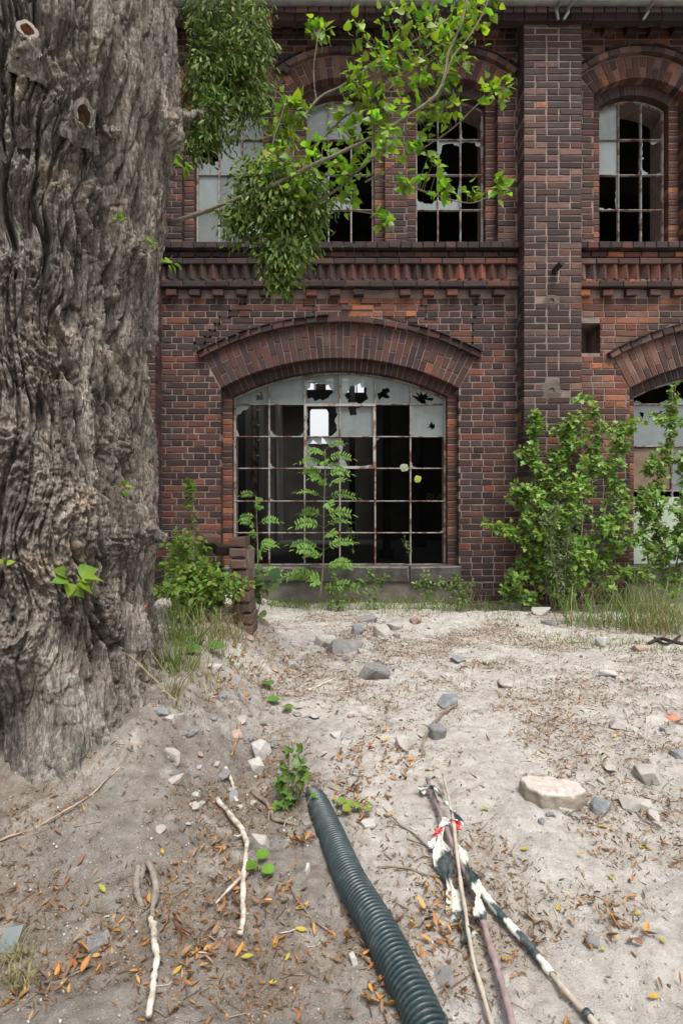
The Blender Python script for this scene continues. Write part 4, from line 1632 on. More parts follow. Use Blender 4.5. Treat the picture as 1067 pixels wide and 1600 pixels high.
# two small dabs of orange marking paint on the bark
M['mark'] = m_plain('orange_mark', (0.55, 0.10, 0.05), (0.75, 0.18, 0.09), 60, 0.6)
for px, py in ((247, 947), (247, 968)):
    p, n = trunk_point(px, py, .003)
    tg = np.array([-n[1], n[0], 0])
    s_ = .006
    V = [p + tg * a_ * s_ * .8 + np.array([0, 0, b_ * s_]) + n * c_ for a_, b_, c_ in ((-1, -.8, -.01), (1, -1, -.01), (.8, 1, -.01), (-.9, .9, -.01), (-1, -.8, .004), (1, -1, .004), (.8, 1, .004), (-.9, .9, .004))]
    mb = MB()
    mb.add(V, [(4, 5, 6, 7), (0, 1, 5, 4), (1, 2, 6, 5), (2, 3, 7, 6), (3, 0, 4, 7)])
    obj('paint_mark', mb.mesh(), M['mark'], tree)


# ------------------------------------------------------------------ leaves
def leaf_tpl(half, fold=.16, curl=-.10):
    """half outline [(x, y)...] from base to tip -> verts, tris (folded along the midrib, tip bending down)"""
    n = len(half)
    V = []
    for x, y in half:
        V.append((0, y, curl * y * y))
    for s in (-1, 1):
        for x, y in half:
            V.append((s * x, y, fold * x + curl * y * y + .05 * math.sin(7 * y) * x))
    F = []
    for s in (0, 1):
        o = n * (1 + s)
        for i in range(n - 1):
            q = [(i, o + i, o + i + 1), (i, o + i + 1, i + 1)]
            for f in q:
                F.append(f if s else f[::-1])
    return np.array(V), np.array(F)


POP = leaf_tpl([(0.0, 0.0), (.30, .04), (.44, .20), (.40, .42), (.22, .70), (.07, .90), (0, 1.05)], .22, -.18)
OVAL = leaf_tpl([(0.0, 0.0), (.20, .15), (.29, .40), (.22, .70), (.0, 1.0)], .25, -.2)
ROUND = leaf_tpl([(0.0, 0.0), (.34, .10), (.46, .40), (.34, .75), (.0, .92)], .18, -.12)
NARROW = leaf_tpl([(0.0, 0.0), (.09, .25), (.13, .6), (.07, .9), (0, 1.0)], .2, -.15)
MAPLE = leaf_tpl([(0.0, 0.0), (.28, -.04), (.50, .16), (.30, .26), (.50, .52), (.20, .56), (.13, .80), (0, 1.0)], .2, -.15)
DRYL = leaf_tpl([(0.0, 0.0), (.10, .2), (.14, .5), (.08, .8), (0, 1.0)], 1.3, .55)
DRYB = leaf_tpl([(0.0, 0.0), (.16, .12), (.25, .40), (.17, .72), (.05, .9), (0, 1.05)], 1.0, .6)


def frames(D, Nn, size):
    """rotation matrices whose y axis is D (leaf direction) and z axis near Nn"""
    D = D / (np.linalg.norm(D, axis=1)[:, None] + 1e-9)
    Xa = np.cross(D, Nn)
    Xa /= np.linalg.norm(Xa, axis=1)[:, None] + 1e-9
    Za = np.cross(Xa, D)
    return np.stack([Xa, D, Za], -1) * size[:, None, None]


def scatter(tpl, Rm, Pp, cols):
    V, F = tpl
    N = len(Pp)
    VV = np.einsum('nij,vj->nvi', Rm, V) + Pp[:, None, :]
    FF = F[None] + (np.arange(N) * len(V))[:, None, None]
    CC = np.repeat(cols[:, None, :], len(V), 1)
    return VV.reshape(-1, 3), FF.reshape(-1, 3), CC.reshape(-1, 3)


TPLV = {}


def leaf_mesh(tpl, key, col, mat):
    if key not in TPLV:
        me = npmesh(tpl[0], tpl[1], np.repeat(np.array(col)[None], len(tpl[0]), 0))
        me.materials.append(mat)
        TPLV[key] = me
    return TPLV[key]


def green(n, base, var=.25, yel=.15, rs=NR):
    c = np.array(base)[None] * rs.uniform(1 - var, 1 + var, (n, 1))
    c[:, 0] *= 1 + rs.uniform(-yel, yel * 2, n)
    return c


def put_leaves(parent, tpl, mat, D, Nn, size, Pp, cols, n_ind, key, joined='foliage'):
    """n_ind leaves become objects of their own (those nearest the camera), the rest ONE part"""
    Rm = frames(D, Nn, size)
    order = np.argsort(np.linalg.norm(Pp - np.array([0, 0, HC]), axis=1) - size * 8)
    ind, rest = order[:n_ind], order[n_ind:]
    for i in ind:
        v = int(NR.randint(0, 9))
        k = (key, v)
        me = leaf_mesh(tpl, k, cols[i], mat)
        o = bpy.data.objects.new('leaf', me)
        link(o, parent)
        m4 = Matrix(Rm[i].tolist()).to_4x4()
        m4.translation = Vector(Pp[i].tolist())
        o.matrix_basis = m4
    if len(rest):
        V, F, Cc = scatter(tpl, Rm[rest], Pp[rest], cols[rest])
        obj(joined, npmesh(V, F, Cc), mat, parent, kind='stuff')


def rnd_dirs(n, up=0.0, rs=NR):
    d = rs.normal(0, 1, (n, 3))
    d[:, 2] += up
    return d / np.linalg.norm(d, axis=1)[:, None]


# ---- the long branch and its twigs (pixel way-points at their own depths)
def px_path(pts, n):
    return spline([P(*p) for p in pts], n)


bmb = MB()
BR = [
    ([(262, 350, 3.05), (330, 326, 3.05), (420, 292, 3.0), (480, 262, 2.96), (540, 235, 2.92), (600, 205, 2.9), (650, 172, 2.88), (688, 140, 2.86), (700, 85, 2.86), (725, 20, 2.86), (735, -60, 2.86)], .0125, .005),
    ([(420, 292, 3.02), (440, 345, 3.08), (520, 300, 3.1), (590, 240, 3.05), (650, 190, 3.0), (690, 138, 2.95)], .009, .004),
    ([(470, 188, 3.0), (500, 152, 3.0), (545, 128, 2.98), (600, 88, 2.95), (650, 62, 2.92), (700, 30, 2.9)], .007, .004),
    ([(490, 232, 3.1), (530, 190, 3.1), (570, 160, 3.1), (630, 112, 3.08), (690, 70, 3.05)], .007, .004),
    ([(495, 160, 3.0), (490, 120, 2.98), (496, 60, 2.96)], .004, .002),
    ([(570, 285, 3.1), (640, 245, 3.08), (700, 205, 3.05), (745, 165, 3.0), (775, 140, 2.98)], .006, .0025),
    ([(585, 280, 3.05), (640, 292, 3.02), (690, 308, 3.0), (740, 316, 2.98), (790, 293, 2.96)], .005, .002),
    ([(480, 330, 3.15), (560, 330, 3.12), (610, 345, 3.1)], .005, .002),
    ([(380, 395, 3.2), (430, 350, 3.2), (500, 320, 3.15), (560, 300, 3.1)], .006, .003),
    ([(430, 290, 3.0), (425, 235, 2.98), (445, 165, 2.96)], .005, .002),
    ([(690, 140, 2.86), (705, 95, 2.84), (745, 40, 2.82), (770, -20, 2.82)], .005, .003),
]
twigs_px = []
for pts, r0, r1 in BR:
    path = px_path(pts, 26)
    path = path + .006 * np.stack([noise3(path[:, 0] * 9, path[:, 2] * 9, q, 61) for q in (.1, 3.2, 6.3)], 1)
    V, F = tube(path, np.linspace(r0, r1, 26) * (1 + .12 * NR.normal(0, 1, 26)), 9)
    bmb.add(V, F)
M['branch'] = m_plain('branch_bark', (0.085, 0.072, 0.050), (0.19, 0.165, 0.12), 45, 0.8, 0.6, 0.004)
obj('branch', bmb.mesh(True), M['branch'], tree)
CL = [(705, 60, 58, 42), (640, 35, 50, 30), (600, 95, 42, 22), (725, 8, 50, 26), (760, 5, 30, 10), (560, 45, 22, 8), (500, 48, 22, 17), (692, 110, 45, 24), (640, 118, 38, 18), (560, 130, 45, 26),
      (590, 178, 45, 26), (470, 172, 24, 10), (448, 170, 26, 16), (440, 215, 35, 26), (480, 250, 48, 24), (540, 268, 48, 26), (600, 220, 46, 24), (668, 185, 30, 14), (772, 142, 26, 16), (700, 172, 24, 9),
      (650, 238, 20, 6), (632, 288, 20, 12), (672, 258, 18, 7), (692, 298, 22, 11), (738, 300, 16, 7), (782, 293, 20, 11), (600, 346, 18, 9), (520, 300, 42, 16), (425, 262, 34, 16), (545, 215, 30, 14), (530, 180, 26, 12), (470, 290, 40, 14)]
Pp, Dd, Nm, Sz = [], [], [], []
for cx_, cy_, sp, n in CL:
    dep = 2.9 + .2 * (cx_ < 560) * .5 + NR.uniform(-.05, .1)
    c0 = P(cx_, cy_, dep)
    rad = sp * dep / FPX
    for _ in range(int(n * 2.4)):
        d = rnd_dirs(1)[0]
        q = c0 + d * rad * NR.uniform(.15, 1.0) * np.array([1, .9, 1])
        Pp.append(q)
        dd = d * .6 + np.array([.25, -.1, -.05]) + NR.normal(0, .45, 3)
        Dd.append(dd)
        Nm.append(np.array([.1, -.35, .65]) + NR.normal(0, .6, 3))
        Sz.append(NR.uniform(.028, .058))
Pp, Dd, Nm, Sz = map(np.array, (Pp, Dd, Nm, Sz))
put_leaves(tree, POP, M['poplar'], Dd, Nm, Sz, Pp, green(len(Pp), (.155, .270, .028), .42, .25), 300, 'poplar', 'leaf_mass')
# leaf stalks joining the clusters to the twigs
pk = MB()
allp = np.concatenate([px_path(b[0], 60) for b in BR])
for i in range(0, len(Pp), 2):
    q = Pp[i]
    j = int(np.argmin(np.linalg.norm(allp - q, axis=1)))
    if np.linalg.norm(allp[j] - q) < .2:
        mid = (allp[j] + q) / 2 + np.array([0, 0, .012])
        V, F = tube(spline([allp[j], mid, q], 5), [.0016, .0013, .0011, .001, .0008], 4, False)
        pk.add(V, F)
obj('leaf_stalks', pk.mesh(), M['greenstem'], tree, kind='stuff')

# ---- sprouts straight from the bark
for px, py, n, s_ in ((105, 900, 12, .070), (180, 348, 5, .034), (214, 380, 4, .034), (190, 762, 5, .036), (284, 258, 8, .055), (264, 412, 7, .05), (10, 882, 3, .03)):
    p, nn = trunk_point(px, py, .0)
    if px > 250:
        p = P(px - 10, py, 2.92)
        nn = np.array([.9, -.4, 0])
    o = empty('bark_sprout', p, {105: 'large bright green leaf sprout low on the poplar trunk', 180: 'small pale leaf sprout on the upper trunk beside a knot', 214: 'tiny yellowish leaf sprout just below the upper pale one on the trunk',
                                 190: 'small yellow green sprout halfway down the trunk', 284: 'bright leaf sprout at the trunk edge under the broken spur', 264: 'leaf sprout at the trunk edge level with the string course',
                                 10: 'tiny leaf sprout at the picture edge of the lower trunk'}[px], 'sprout')
    V, F = tube(spline([p - nn * .02, p + nn * .03 + np.array([0, 0, .01]), p + nn * .07 + np.array([0, 0, .03])], 6), [.004, .0035, .003, .0025, .002, .002], 5)
    mb = MB()
    mb.add(V, F)
    obj('stem', mb.mesh(), M['greenstem'], o)
    ang = NR.uniform(0, 6.28, n)
    tg = np.array([-nn[1], nn[0], 0])
    D_ = np.cos(ang)[:, None] * tg[None] + np.sin(ang)[:, None] * np.array([0, 0, .6])[None] + nn[None] * NR.uniform(.0, .45, (n, 1)) + np.array([0, 0, -.12])
    D_ = D_ / np.linalg.norm(D_, axis=1)[:, None]
    Pq = p + nn * .05 + D_ * s_ * .35 + NR.normal(0, s_ * .12, (n, 3))
    N_ = np.array([0, 0, .75])[None] + nn[None] * .7 + NR.normal(0, .35, (n, 3))
    put_leaves(o, POP, M['poplar'], D_, N_, NR.uniform(.7, 1.15, n) * s_, Pq, green(n, (.15, .26, .030), .25), n, 'sprout')


# ---- mistletoe
def mistletoe(label, blobs, n, base, seedv):
    rs = np.random.RandomState(seedv)
    c0 = P(*blobs[0][:3])
    o = empty('mistletoe_clump', c0, label, 'mistletoe')
    mb = MB()
    L = dict(P=[], D=[], N=[], S=[])
    wts = np.array([b[5] for b in blobs], float)
    wts /= wts.sum()
    root = P(*base)
    for bi, b in enumerate(blobs):
        c = P(*b[:3])
        rx, rz = b[3] * b[2] / FPX, b[4] * b[2] / FPX
        m = int(n * wts[bi])
        k = max(10, m // 16)
        for _ in range(k):                           # forking twigs, each with a tuft of paired leaves
            d = rnd_dirs(1, 0, rs)[0]
            e = c + d * np.array([rx, (rx + rz) * .42, rz]) * rs.uniform(.25, 1.0)
            s0 = c + (e - c) * .35 + rs.normal(0, .02, 3)
            if rs.rand() < .55:
                V, F = tube(spline([s0, (s0 + e) / 2 + rs.normal(0, .012, 3), e], 4), [.0028, .0022, .0018, .0012], 4, False)
                mb.add(V, F)
            for _ in range(m // k):
                L['P'].append(e + rs.normal(0, .032, 3))
                dd = d * .5 + np.array([0, 0, -.75]) + rs.normal(0, .5, 3)
                L['D'].append(dd)
                L['N'].append(np.array([.1, -.8, .4]) + rs.normal(0, .6, 3))
                L['S'].append(rs.uniform(.026, .050))
    V, F = tube(spline([root, (root + c0) / 2, c0], 8), np.linspace(.011, .006, 8), 6)
    mb.add(V, F)
    obj('twigs', mb.mesh(), M['greenstem'], o, kind='stuff')
    A = {k: np.array(v) for k, v in L.items()}
    tpl = leaf_tpl([(0.0, 0.0), (.08, .2), (.145, .6), (.11, .88), (0, 1.0)], .2, -.2)
    cols = green(len(A['P']), (.090, .150, .030), .5, .2, rs)
    Vv, Ff, Cc = scatter(tpl, frames(A['D'], A['N'], A['S']), A['P'], cols)
    obj('foliage', npmesh(Vv, Ff, Cc), M['mistle'], o, kind='stuff')


mistletoe('dark drooping mistletoe mass hanging beside the upper trunk', [(345, 20, 3.25, 62, 60, 5), (335, 110, 3.25, 52, 70, 6), (390, 60, 3.2, 38, 70, 4), (330, 190, 3.2, 42, 40, 3.2), (385, 150, 3.25, 38, 55, 3), (310, 225, 3.2, 18, 20, .7)], 6800, (290, -60, 3.2), 5)
mistletoe('round mistletoe ball hanging under the long poplar branch', [(440, 330, 3.15, 62, 62, 6), (415, 290, 3.1, 55, 45, 3), (445, 400, 3.15, 40, 45, 3), (480, 330, 3.15, 42, 55, 3), (380, 345, 3.1, 28, 45, 1.6), (440, 435, 3.15, 16, 20, .7)], 7200, (430, 290, 3.02), 6)

# ------------------------------------------------------------------ shrubs and weeds
def sapling(name, label, cat, shoots, tpl, mat, leafsize, per, colr, n_ind, spread, key, stem_r=.008, seedv=1, group=None, from_t=.12, droop=-.1, base_on_ground=True, side=0):
    """shoots: pixel way-points [(px, py, depth), ...] from the foot to the tip"""
    rs = np.random.RandomState(seedv)
    p0 = P(*shoots[0][0])
    if base_on_ground:
        p0[2] = float(hgt(p0[0], p0[1]))
    o = empty(name, p0, label, cat, group)
    A = dict(P=[], D=[], N=[], S=[])
    paths = []
    for sh in shoots:
        pts = [P(*q) for q in sh]
        if base_on_ground and abs(pts[0][2] - float(hgt(pts[0][0], pts[0][1]))) < .35:
            pts[0][2] = float(hgt(pts[0][0], pts[0][1])) - .02
        path = spline(pts, 18)
        path = path + .012 * np.stack([noise3(path[:, 0] * 6, path[:, 2] * 6, q, seedv) for q in (.1, 3.2, 6.3)], 1)
        paths.append((path, stem_r, from_t))
        ln = np.linalg.norm(np.diff(path, axis=0), axis=1).sum()
        for _ in range(int(ln * side)):              # side twigs that arch outwards
            t_ = rs.uniform(.2, .97)
            q = path[int(t_ * 17)]
            az = rs.uniform(0, 6.283)
            l_ = rs.uniform(.10, .34) * (1.15 - .55 * t_)
            d = np.array([math.cos(az), math.sin(az) * .7, rs.uniform(.1, .9)])
            sp_ = spline([q, q + d * l_ * .55, q + d * l_ + np.array([0, 0, -.22 * l_])], 18)
            paths.append((sp_, stem_r * .35, .15))
    for path, stem_r_, from_t in paths:
        mb = MB()
        V, F = tube(path, np.linspace(stem_r_, stem_r_ * .3, 18), 6 if stem_r_ > .004 else 4)
        mb.add(V, F)
        ln = np.linalg.norm(np.diff(path, axis=0), axis=1).sum()
        n = int(per * ln)
        for _ in range(n):
            t_ = from_t + (1 - from_t) * rs.rand() ** .8
            f = t_ * 17
            i = min(16, int(f))
            q = path[i] * (1 - f + i) + path[i + 1] * (f - i)
            d = rnd_dirs(1, .1, rs)[0]
            r_ = spread * (1.05 - .55 * t_) * rs.uniform(.3, 1)
            e = q + d * r_
            A['P'].append(e)
            A['D'].append(d * .8 + np.array([0, -.1, droop]) + rs.normal(0, .35, 3))
            A['N'].append(np.array([0, -.35, .9]) + rs.normal(0, .4, 3))
            A['S'].append(leafsize * rs.uniform(.6, 1.2))
            if rs.rand() < .35:
                V, F = tube([q, (q + e) / 2 + [0, 0, .004], e], [.0016, .0013, .001], 4, False)
                mb.add(V, F)
        obj('stem', mb.mesh(True), M['twig'] if stem_r_ > .0045 else M['greenstem'], o)
    A = {k: np.array(v) for k, v in A.items()}
    put_leaves(o, tpl, mat, A['D'], A['N'], A['S'], A['P'], green(len(A['P']), colr, .32, .18, rs), n_ind, key)
    return o


GRN, GRN2, YGR = (.150, .265, .056), (.140, .245, .056), (.13, .20, .035)
sapling('maple_sapling', 'tall slim sapling climbing the left edge of the pilaster', 'sapling',
        [[(868, 950, 6.25), (862, 860, 6.3), (845, 760, 6.35), (832, 700, 6.38), (836, 642, 6.38)], [(872, 950, 6.25), (880, 850, 6.2), (868, 760, 6.25), (885, 690, 6.3), (892, 655, 6.3)]],
        MAPLE, M['leaf'], .066, 100, GRN, 60, .08, 'mapleA', .011, 3, side=11)
sapling('maple_sapling', 'bushy sapling with open leafy top left of the green boarded window', 'sapling',
        [[(895, 955, 6.2), (905, 870, 6.15), (915, 760, 6.2), (930, 690, 6.25), (925, 622, 6.25)], [(900, 955, 6.2), (930, 850, 6.15), (955, 760, 6.2), (965, 690, 6.2), (985, 668, 6.2)],
         [(890, 955, 6.2), (870, 880, 6.05), (890, 800, 6.0), (905, 745, 6.0)], [(905, 955, 6.2), (950, 890, 6.05), (965, 830, 6.0), (975, 770, 6.05)]],
        MAPLE, M['leaf'], .064, 84, GRN, 90, .085, 'mapleB', .010, 4, side=11)
sapling('leafy_shrub', 'low spreading shrub reaching in front of the dark brick right of the big window', 'shrub',
        [[(868, 952, 6.1), (830, 870, 6.05), (800, 830, 6.0), (768, 828, 5.95)], [(868, 952, 6.1), (835, 860, 6.0), (820, 790, 6.0), (812, 765, 6.0)], [(862, 952, 6.1), (850, 880, 5.95), (850, 810, 5.95)],
         [(862, 955, 6.1), (815, 930, 6.0), (800, 900, 5.95)], [(880, 955, 6.1), (905, 900, 5.9), (930, 850, 5.9)]],
        MAPLE, M['leaf'], .060, 105, (.145, .255, .052), 60, .085, 'mapleC', .008, 5, side=11)
sapling('maple_sapling', 'sapling standing before the pale green board at the picture edge', 'sapling',
        [[(1030, 965, 6.2), (1035, 880, 6.2), (1025, 780, 6.2), (1045, 690, 6.2), (1055, 600, 6.2)], [(1035, 965, 6.2), (1060, 860, 6.1), (1065, 770, 6.1), (1070, 700, 6.1)], [(1025, 965, 6.2), (1010, 860, 6.1), (1005, 800, 6.1), (1000, 770, 6.1)],
         [(1035, 965, 6.2), (1075, 880, 6.0), (1090, 800, 6.0)]],
        MAPLE, M['leaf'], .066, 90, GRN2, 50, .08, 'mapleD', .010, 6, side=11)
sapling('mugwort_plant', 'grey green feathery mugwort growing through the shrubs', 'plant', [[(880, 950, 5.85), (865, 880, 5.85), (850, 800, 5.85)], [(880, 950, 5.85), (860, 850, 5.85), (872, 785, 5.85)], [(880, 950, 5.85), (885, 860, 5.85), (900, 800, 5.85)]],
        NARROW, M['leaf'], .05, 190, (.13, .16, .10), 0, .08, 'mug', .004, 7)


LFT = leaf_tpl([(0.0, 0.0), (.13, .18), (.165, .45), (.11, .75), (0, 1.0)], .3, -.15)


def frond(base, d, length, pairs, lw, rs, col):
    """one pinnate leaf: rachis and paired leaflets -> mesh"""
    d = d / np.linalg.norm(d)
    side = np.cross(d, np.array([0, -.85, .5]) + rs.normal(0, .2, 3))
    side /= np.linalg.norm(side) + 1e-9
    pts = [base, base + d * length * .5 + np.array([0, 0, length * .05]), base + d * length + np.array([0, 0, -length * .18])]
    path = spline(pts, 14)
    mb = MB()
    V, F = tube(path, np.linspace(.0028, .001, 14), 4, False)
    mb.add(V, F, np.array(col) * .8)
    for k in range(pairs):
        f = (.22 + .74 * k / pairs) * 13
        i = min(12, int(f))
        q = path[i] * (1 - f + i) + path[i + 1] * (f - i)
        tg = path[i + 1] - path[i]
        tg /= np.linalg.norm(tg)
        for s in (-1, 1):
            D_ = (side * s + tg * .55 + rs.normal(0, .12, 3))[None]
            N_ = (np.array([0, -.85, .5]) + rs.normal(0, .28, 3))[None]
            sz = lw * (1 - .45 * abs(k / pairs - .45)) * rs.uniform(.85, 1.1)
            V, F, Cc = scatter(LFT, frames(D_, N_, np.array([sz])), q[None], (np.array(col) * rs.uniform(.8, 1.25))[None])
            mb.add(V, F.tolist(), Cc)
    V, F, Cc = scatter(LFT, frames((path[-1] - path[-2])[None], np.array([[0, -.3, 1.0]]), np.array([lw])), path[-1][None], np.array(col)[None])
    mb.add(V, F.tolist(), Cc)
    return mb


def pinnate(name, label, stem, tops, seedv, lw=.088, ln=.42, pairs=9, col=(.115, .210, .042)):
    rs = np.random.RandomState(seedv)
    pts = [P(*q) for q in stem]
    o = empty(name, pts[0], label, 'plant')
    path = spline(pts, 20)
    mb = MB()
    V, F = tube(path, np.linspace(.008, .003, 20), 7)
    mb.add(V, F)
    obj('stem', mb.mesh(True), M['twig'], o)
    for k, t_ in enumerate(tops):
        i = int(t_ * 19)
        az = k * 2.4 + rs.uniform(-.3, .3)
        d = np.array([math.cos(az), math.sin(az) * .55 - .1, rs.uniform(.1, .5)])
        mb = frond(path[i], d, ln * (1.1 - .45 * t_) * rs.uniform(.85, 1.15), pairs, lw * (1.08 - .35 * t_), rs, np.array(col) * rs.uniform(.85, 1.2))
        obj('frond', mb.mesh(), M['rowan'], o)


pinnate('rowan_seedling', 'pinnate leaved seedling rising in front of the middle of the big window', [(500, 935, 6.35), (505, 880, 6.4), (506, 800, 6.42), (508, 740, 6.42), (508, 702, 6.42)],
        list(np.linspace(.08, 1.0, 30)), 21)
pinnate('rowan_seedling', 'smaller pinnate leaved seedling beside the broken brick pier', [(402, 935, 5.9), (403, 880, 5.95), (402, 830, 6.0), (400, 775, 6.0)], list(np.linspace(.25, 1.0, 13)), 22, .07, .30, 8)

# broad-leaved and herbaceous weeds on the bank
sapling('weed_plant', 'dense bright green weed between the trunk and the broken brick pier', 'plant',
        [[(300, 985, 4.05), (298, 930, 4.05), (290, 870, 4.1), (282, 840, 4.1)], [(310, 985, 4.0), (318, 930, 3.95), (322, 880, 4.0)], [(290, 985, 4.0), (275, 930, 4.0), (268, 880, 4.05)], [(305, 985, 3.95), (300, 930, 3.9), (310, 860, 3.95)],
         [(315, 985, 4.0), (335, 940, 3.9), (338, 900, 3.9)], [(300, 985, 4.2), (285, 900, 4.25), (275, 845, 4.25)], [(310, 985, 4.2), (312, 900, 4.25), (318, 845, 4.25)], [(295, 985, 3.9), (285, 955, 3.85), (272, 930, 3.85)]],
        OVAL, M['leaf'], .046, 150, (.150, .255, .045), 60, .06, 'weedA', .004, 11, side=16)
sapling('birch_seedling', 'thin upright seedling with yellowish tip left of the pier', 'sapling', [[(303, 985, 4.15), (306, 900, 4.2), (303, 830, 4.2), (297, 780, 4.2), (297, 752, 4.2)]], ROUND, M['leaf'], .045, 75, (.14, .21, .04), 30, .035, 'weedB', .0035, 12, from_t=.4)
sapling('weed_plant', 'broad leaved blue green plant at the foot of the brick pier', 'plant', [[(398, 968, 4.4), (402, 915, 4.4), (405, 890, 4.4)], [(398, 968, 4.4), (415, 925, 4.35), (428, 905, 4.35)], [(398, 968, 4.4), (392, 920, 4.4), (388, 880, 4.45)]],
        ROUND, M['leaf'], .095, 38, (.095, .165, .065), 30, .07, 'weedC', .005, 13)
sapling('weed_plant', 'leafy green weed growing over the end of the corrugated pipe', 'plant', [[(455, 1290, 2.25), (455, 1250, 2.25), (452, 1200, 2.28), (450, 1165, 2.28)], [(455, 1290, 2.25), (470, 1240, 2.22), (475, 1200, 2.24), (474, 1172, 2.25)], [(455, 1290, 2.25), (440, 1240, 2.24), (435, 1205, 2.25)]],
        MAPLE, M['leaf'], .045, 90, (.10, .185, .04), 70, .045, 'weedD', .0032, 14, from_t=.1)
for k, (px, py, dep, lab) in enumerate(((585, 930, 6.3, 'small bushy weed under the middle of the window sill'), (672, 935, 6.3, 'small weed against the plinth under the right end of the sill'), (530, 940, 6.2, 'thin pale weed at the plinth below the seedling'),
                                         (720, 938, 6.3, 'little weed at the foot of the wall right of the window'), (755, 1035, 5.0, 'small green seedling alone on the open sand'), (820, 1020, 5.3, 'tiny seedling on the sand right of the lone green one'),
                                         (930, 1000, 5.6, 'small weed on the sand in front of the shrubs'), (640, 880, 6.6, 'slim flowering weed behind the window sill'), (552, 865, 6.6, 'pale seeded weed standing at the window bars'))):
    onw = py < 900
    sapling('weed_plant', lab, 'plant', [[(px, py, dep), (px - 3, py - 22, dep), (px - 8, py - 40, dep)], [(px, py, dep), (px + 8, py - 18, dep), (px + 18, py - 30, dep)], [(px, py, dep), (px - 12, py - 15, dep), (px - 22, py - 22, dep)]][:1 if onw else 3],
            OVAL if not onw else NARROW, M['leaf'], .045, 150 if not onw else 120, (.09, .165, .035) if k % 2 == 0 else (.11, .18, .05), 6, .06 if not onw else .035, 'weedE%d' % k, .003, 30 + k, base_on_ground=not onw, from_t=.05)
# round coltsfoot-like leaves at the spoil heap, and dock leaves by the bank
for lab, pts, s_, col in (('cluster of round leaves lying low at the foot of the dark wall', [(756, 938), (778, 944), (788, 952), (770, 930), (800, 935)], .095, (.12, .21, .035)),
                          ('pair of broad green leaves on the sandy slope below the pier', [(436, 1100), (443, 1112), (418, 1072)], .075, (.10, .20, .045)),
                          ('dock leaves in the grass near the trunk', [(305, 1010), (315, 1022), (298, 1000), (325, 1018)], .11, (.09, .165, .04)),
                          ('single fresh green leaf by the white stick', [(402, 1365), (410, 1372), (400, 1352)], .05, (.13, .24, .03)),
                          ('patch of pale yellow green creeping leaves beside the pipe', [(540, 1262), (552, 1265), (562, 1270), (572, 1268), (548, 1275), (535, 1272), (580, 1276)], .038, (.21, .26, .05))):
    ps = [gp(a, b) for a, b in pts]
    o = empty('low_plant', ps[0], lab, 'plant')
    mb = MB()
    cen = np.mean(ps, 0)
    for q in ps:
        V, F = tube([cen + [0, 0, -.01], (cen + q) / 2 + [0, 0, .02], q + [0, 0, .025]], .002, 4, False)
        mb.add(V, F)
    obj('stalk', mb.mesh(), M['greenstem'], o)
    n = len(ps)
    D_ = np.array([[NR.normal(), -.5 + NR.normal() * .4, .1] for _ in ps])
    N_ = np.array([[NR.normal() * .25, -.25, 1] for _ in ps])
    put_leaves(o, ROUND, M['leaf'], D_, N_, np.full(n, s_) * NR.uniform(.8, 1.15, n), np.array(ps) + [0, 0, .03], green(n, col, .15), n, 'low' + lab[:6])


# ---- grass
def grass(name, label, tufts, mat, seedv):
    """tufts: (px, py, spread_px, n, height, colour)"""
    rs = np.random.RandomState(seedv)
    Vs, Fs, Cs, off = [], [], [], 0
    for px, py, sp, n, h, col in tufts:
        c = gp(px, py)
        r = sp * c[1] / FPX
        for _ in range(n):
            b = c + np.array([rs.normal(0, r * .5), rs.normal(0, r * .5), 0])
            b[2] = float(hgt(b[0], b[1])) - .01
            H_ = h * rs.uniform(.5, 1.15)
            lean = np.array([rs.normal(0, .35), rs.normal(0, .35), 1.0])
            tip = rs.normal(0, .35, 2) * H_
            w_ = .0022 + .0028 * rs.rand()
            sd = np.array([math.cos(rs.rand() * 6.28), math.sin(rs.rand() * 6.28), 0]) * w_
            pts = [b, b + lean * H_ * .4, b + lean * H_ * .75 + np.array([tip[0] * .3, tip[1] * .3, -.02 * H_]), b + lean * H_ * .95 + np.array([tip[0], tip[1], -.12 * H_])]
            V = []
            for k, q in enumerate(pts):
                V += [q - sd * (1 - k / 3.2), q + sd * (1 - k / 3.2)]
            Vs.append(V)
            Fs.append(np.array([(0, 1, 3, 2), (2, 3, 5, 4), (4, 5, 7, 6)]) + off)
            off += 8
            cc = np.array(col) * rs.uniform(.7, 1.3)
            if rs.rand() < .18:
                cc = np.array([.30, .25, .13]) * rs.uniform(.7, 1.2)
            Cs.append(np.repeat(cc[None], 8, 0))
    o = obj(name, npmesh(np.concatenate(Vs), np.concatenate(Fs), np.concatenate(Cs)), mat, kind='stuff')
    tag(o, label, 'grass', kind='stuff')


GGB = (.14, .23, .05)
GG, GY_, GP = (.115, .175, .04), (.27, .23, .12), (.15, .21, .06)
grass('grass', 'tall green and straw grass at the foot of the boarded window', [(930, 978, 40, 60, .48, GGB), (975, 980, 45, 90, .52, GGB), (1020, 982, 45, 100, .58, GP), (1060, 986, 45, 110, .60, GGB), (1010, 990, 40, 90, .45, GY_), (1055, 992, 40, 80, .45, GY_), (900, 975, 30, 50, .5, GGB), (1000, 985, 50, 30, .75, GGB)], M['leaf'], 51)
grass('grass', 'unkempt grass on the bank between trunk and pier', [(275, 1045, 25, 80, .22, GG), (300, 1010, 35, 90, .24, GG), (330, 1000, 35, 70, .24, GY_), (345, 990, 25, 40, .20, GY_), (280, 1000, 25, 60, .4, GG), (365, 1000, 25, 60, .18, GY_), (310, 1050, 40, 90, .12, GY_), (360, 1035, 40, 110, .07, GY_), (400, 1010, 30, 80, .06, GY_), (330, 1075, 50, 110, .05, GY_), (290, 1110, 40, 70, .05, (.2, .16, .1)), (270, 1085, 12, 25, .28, GY_), (372, 975, 18, 30, .42, GY_)], M['leaf'], 52)
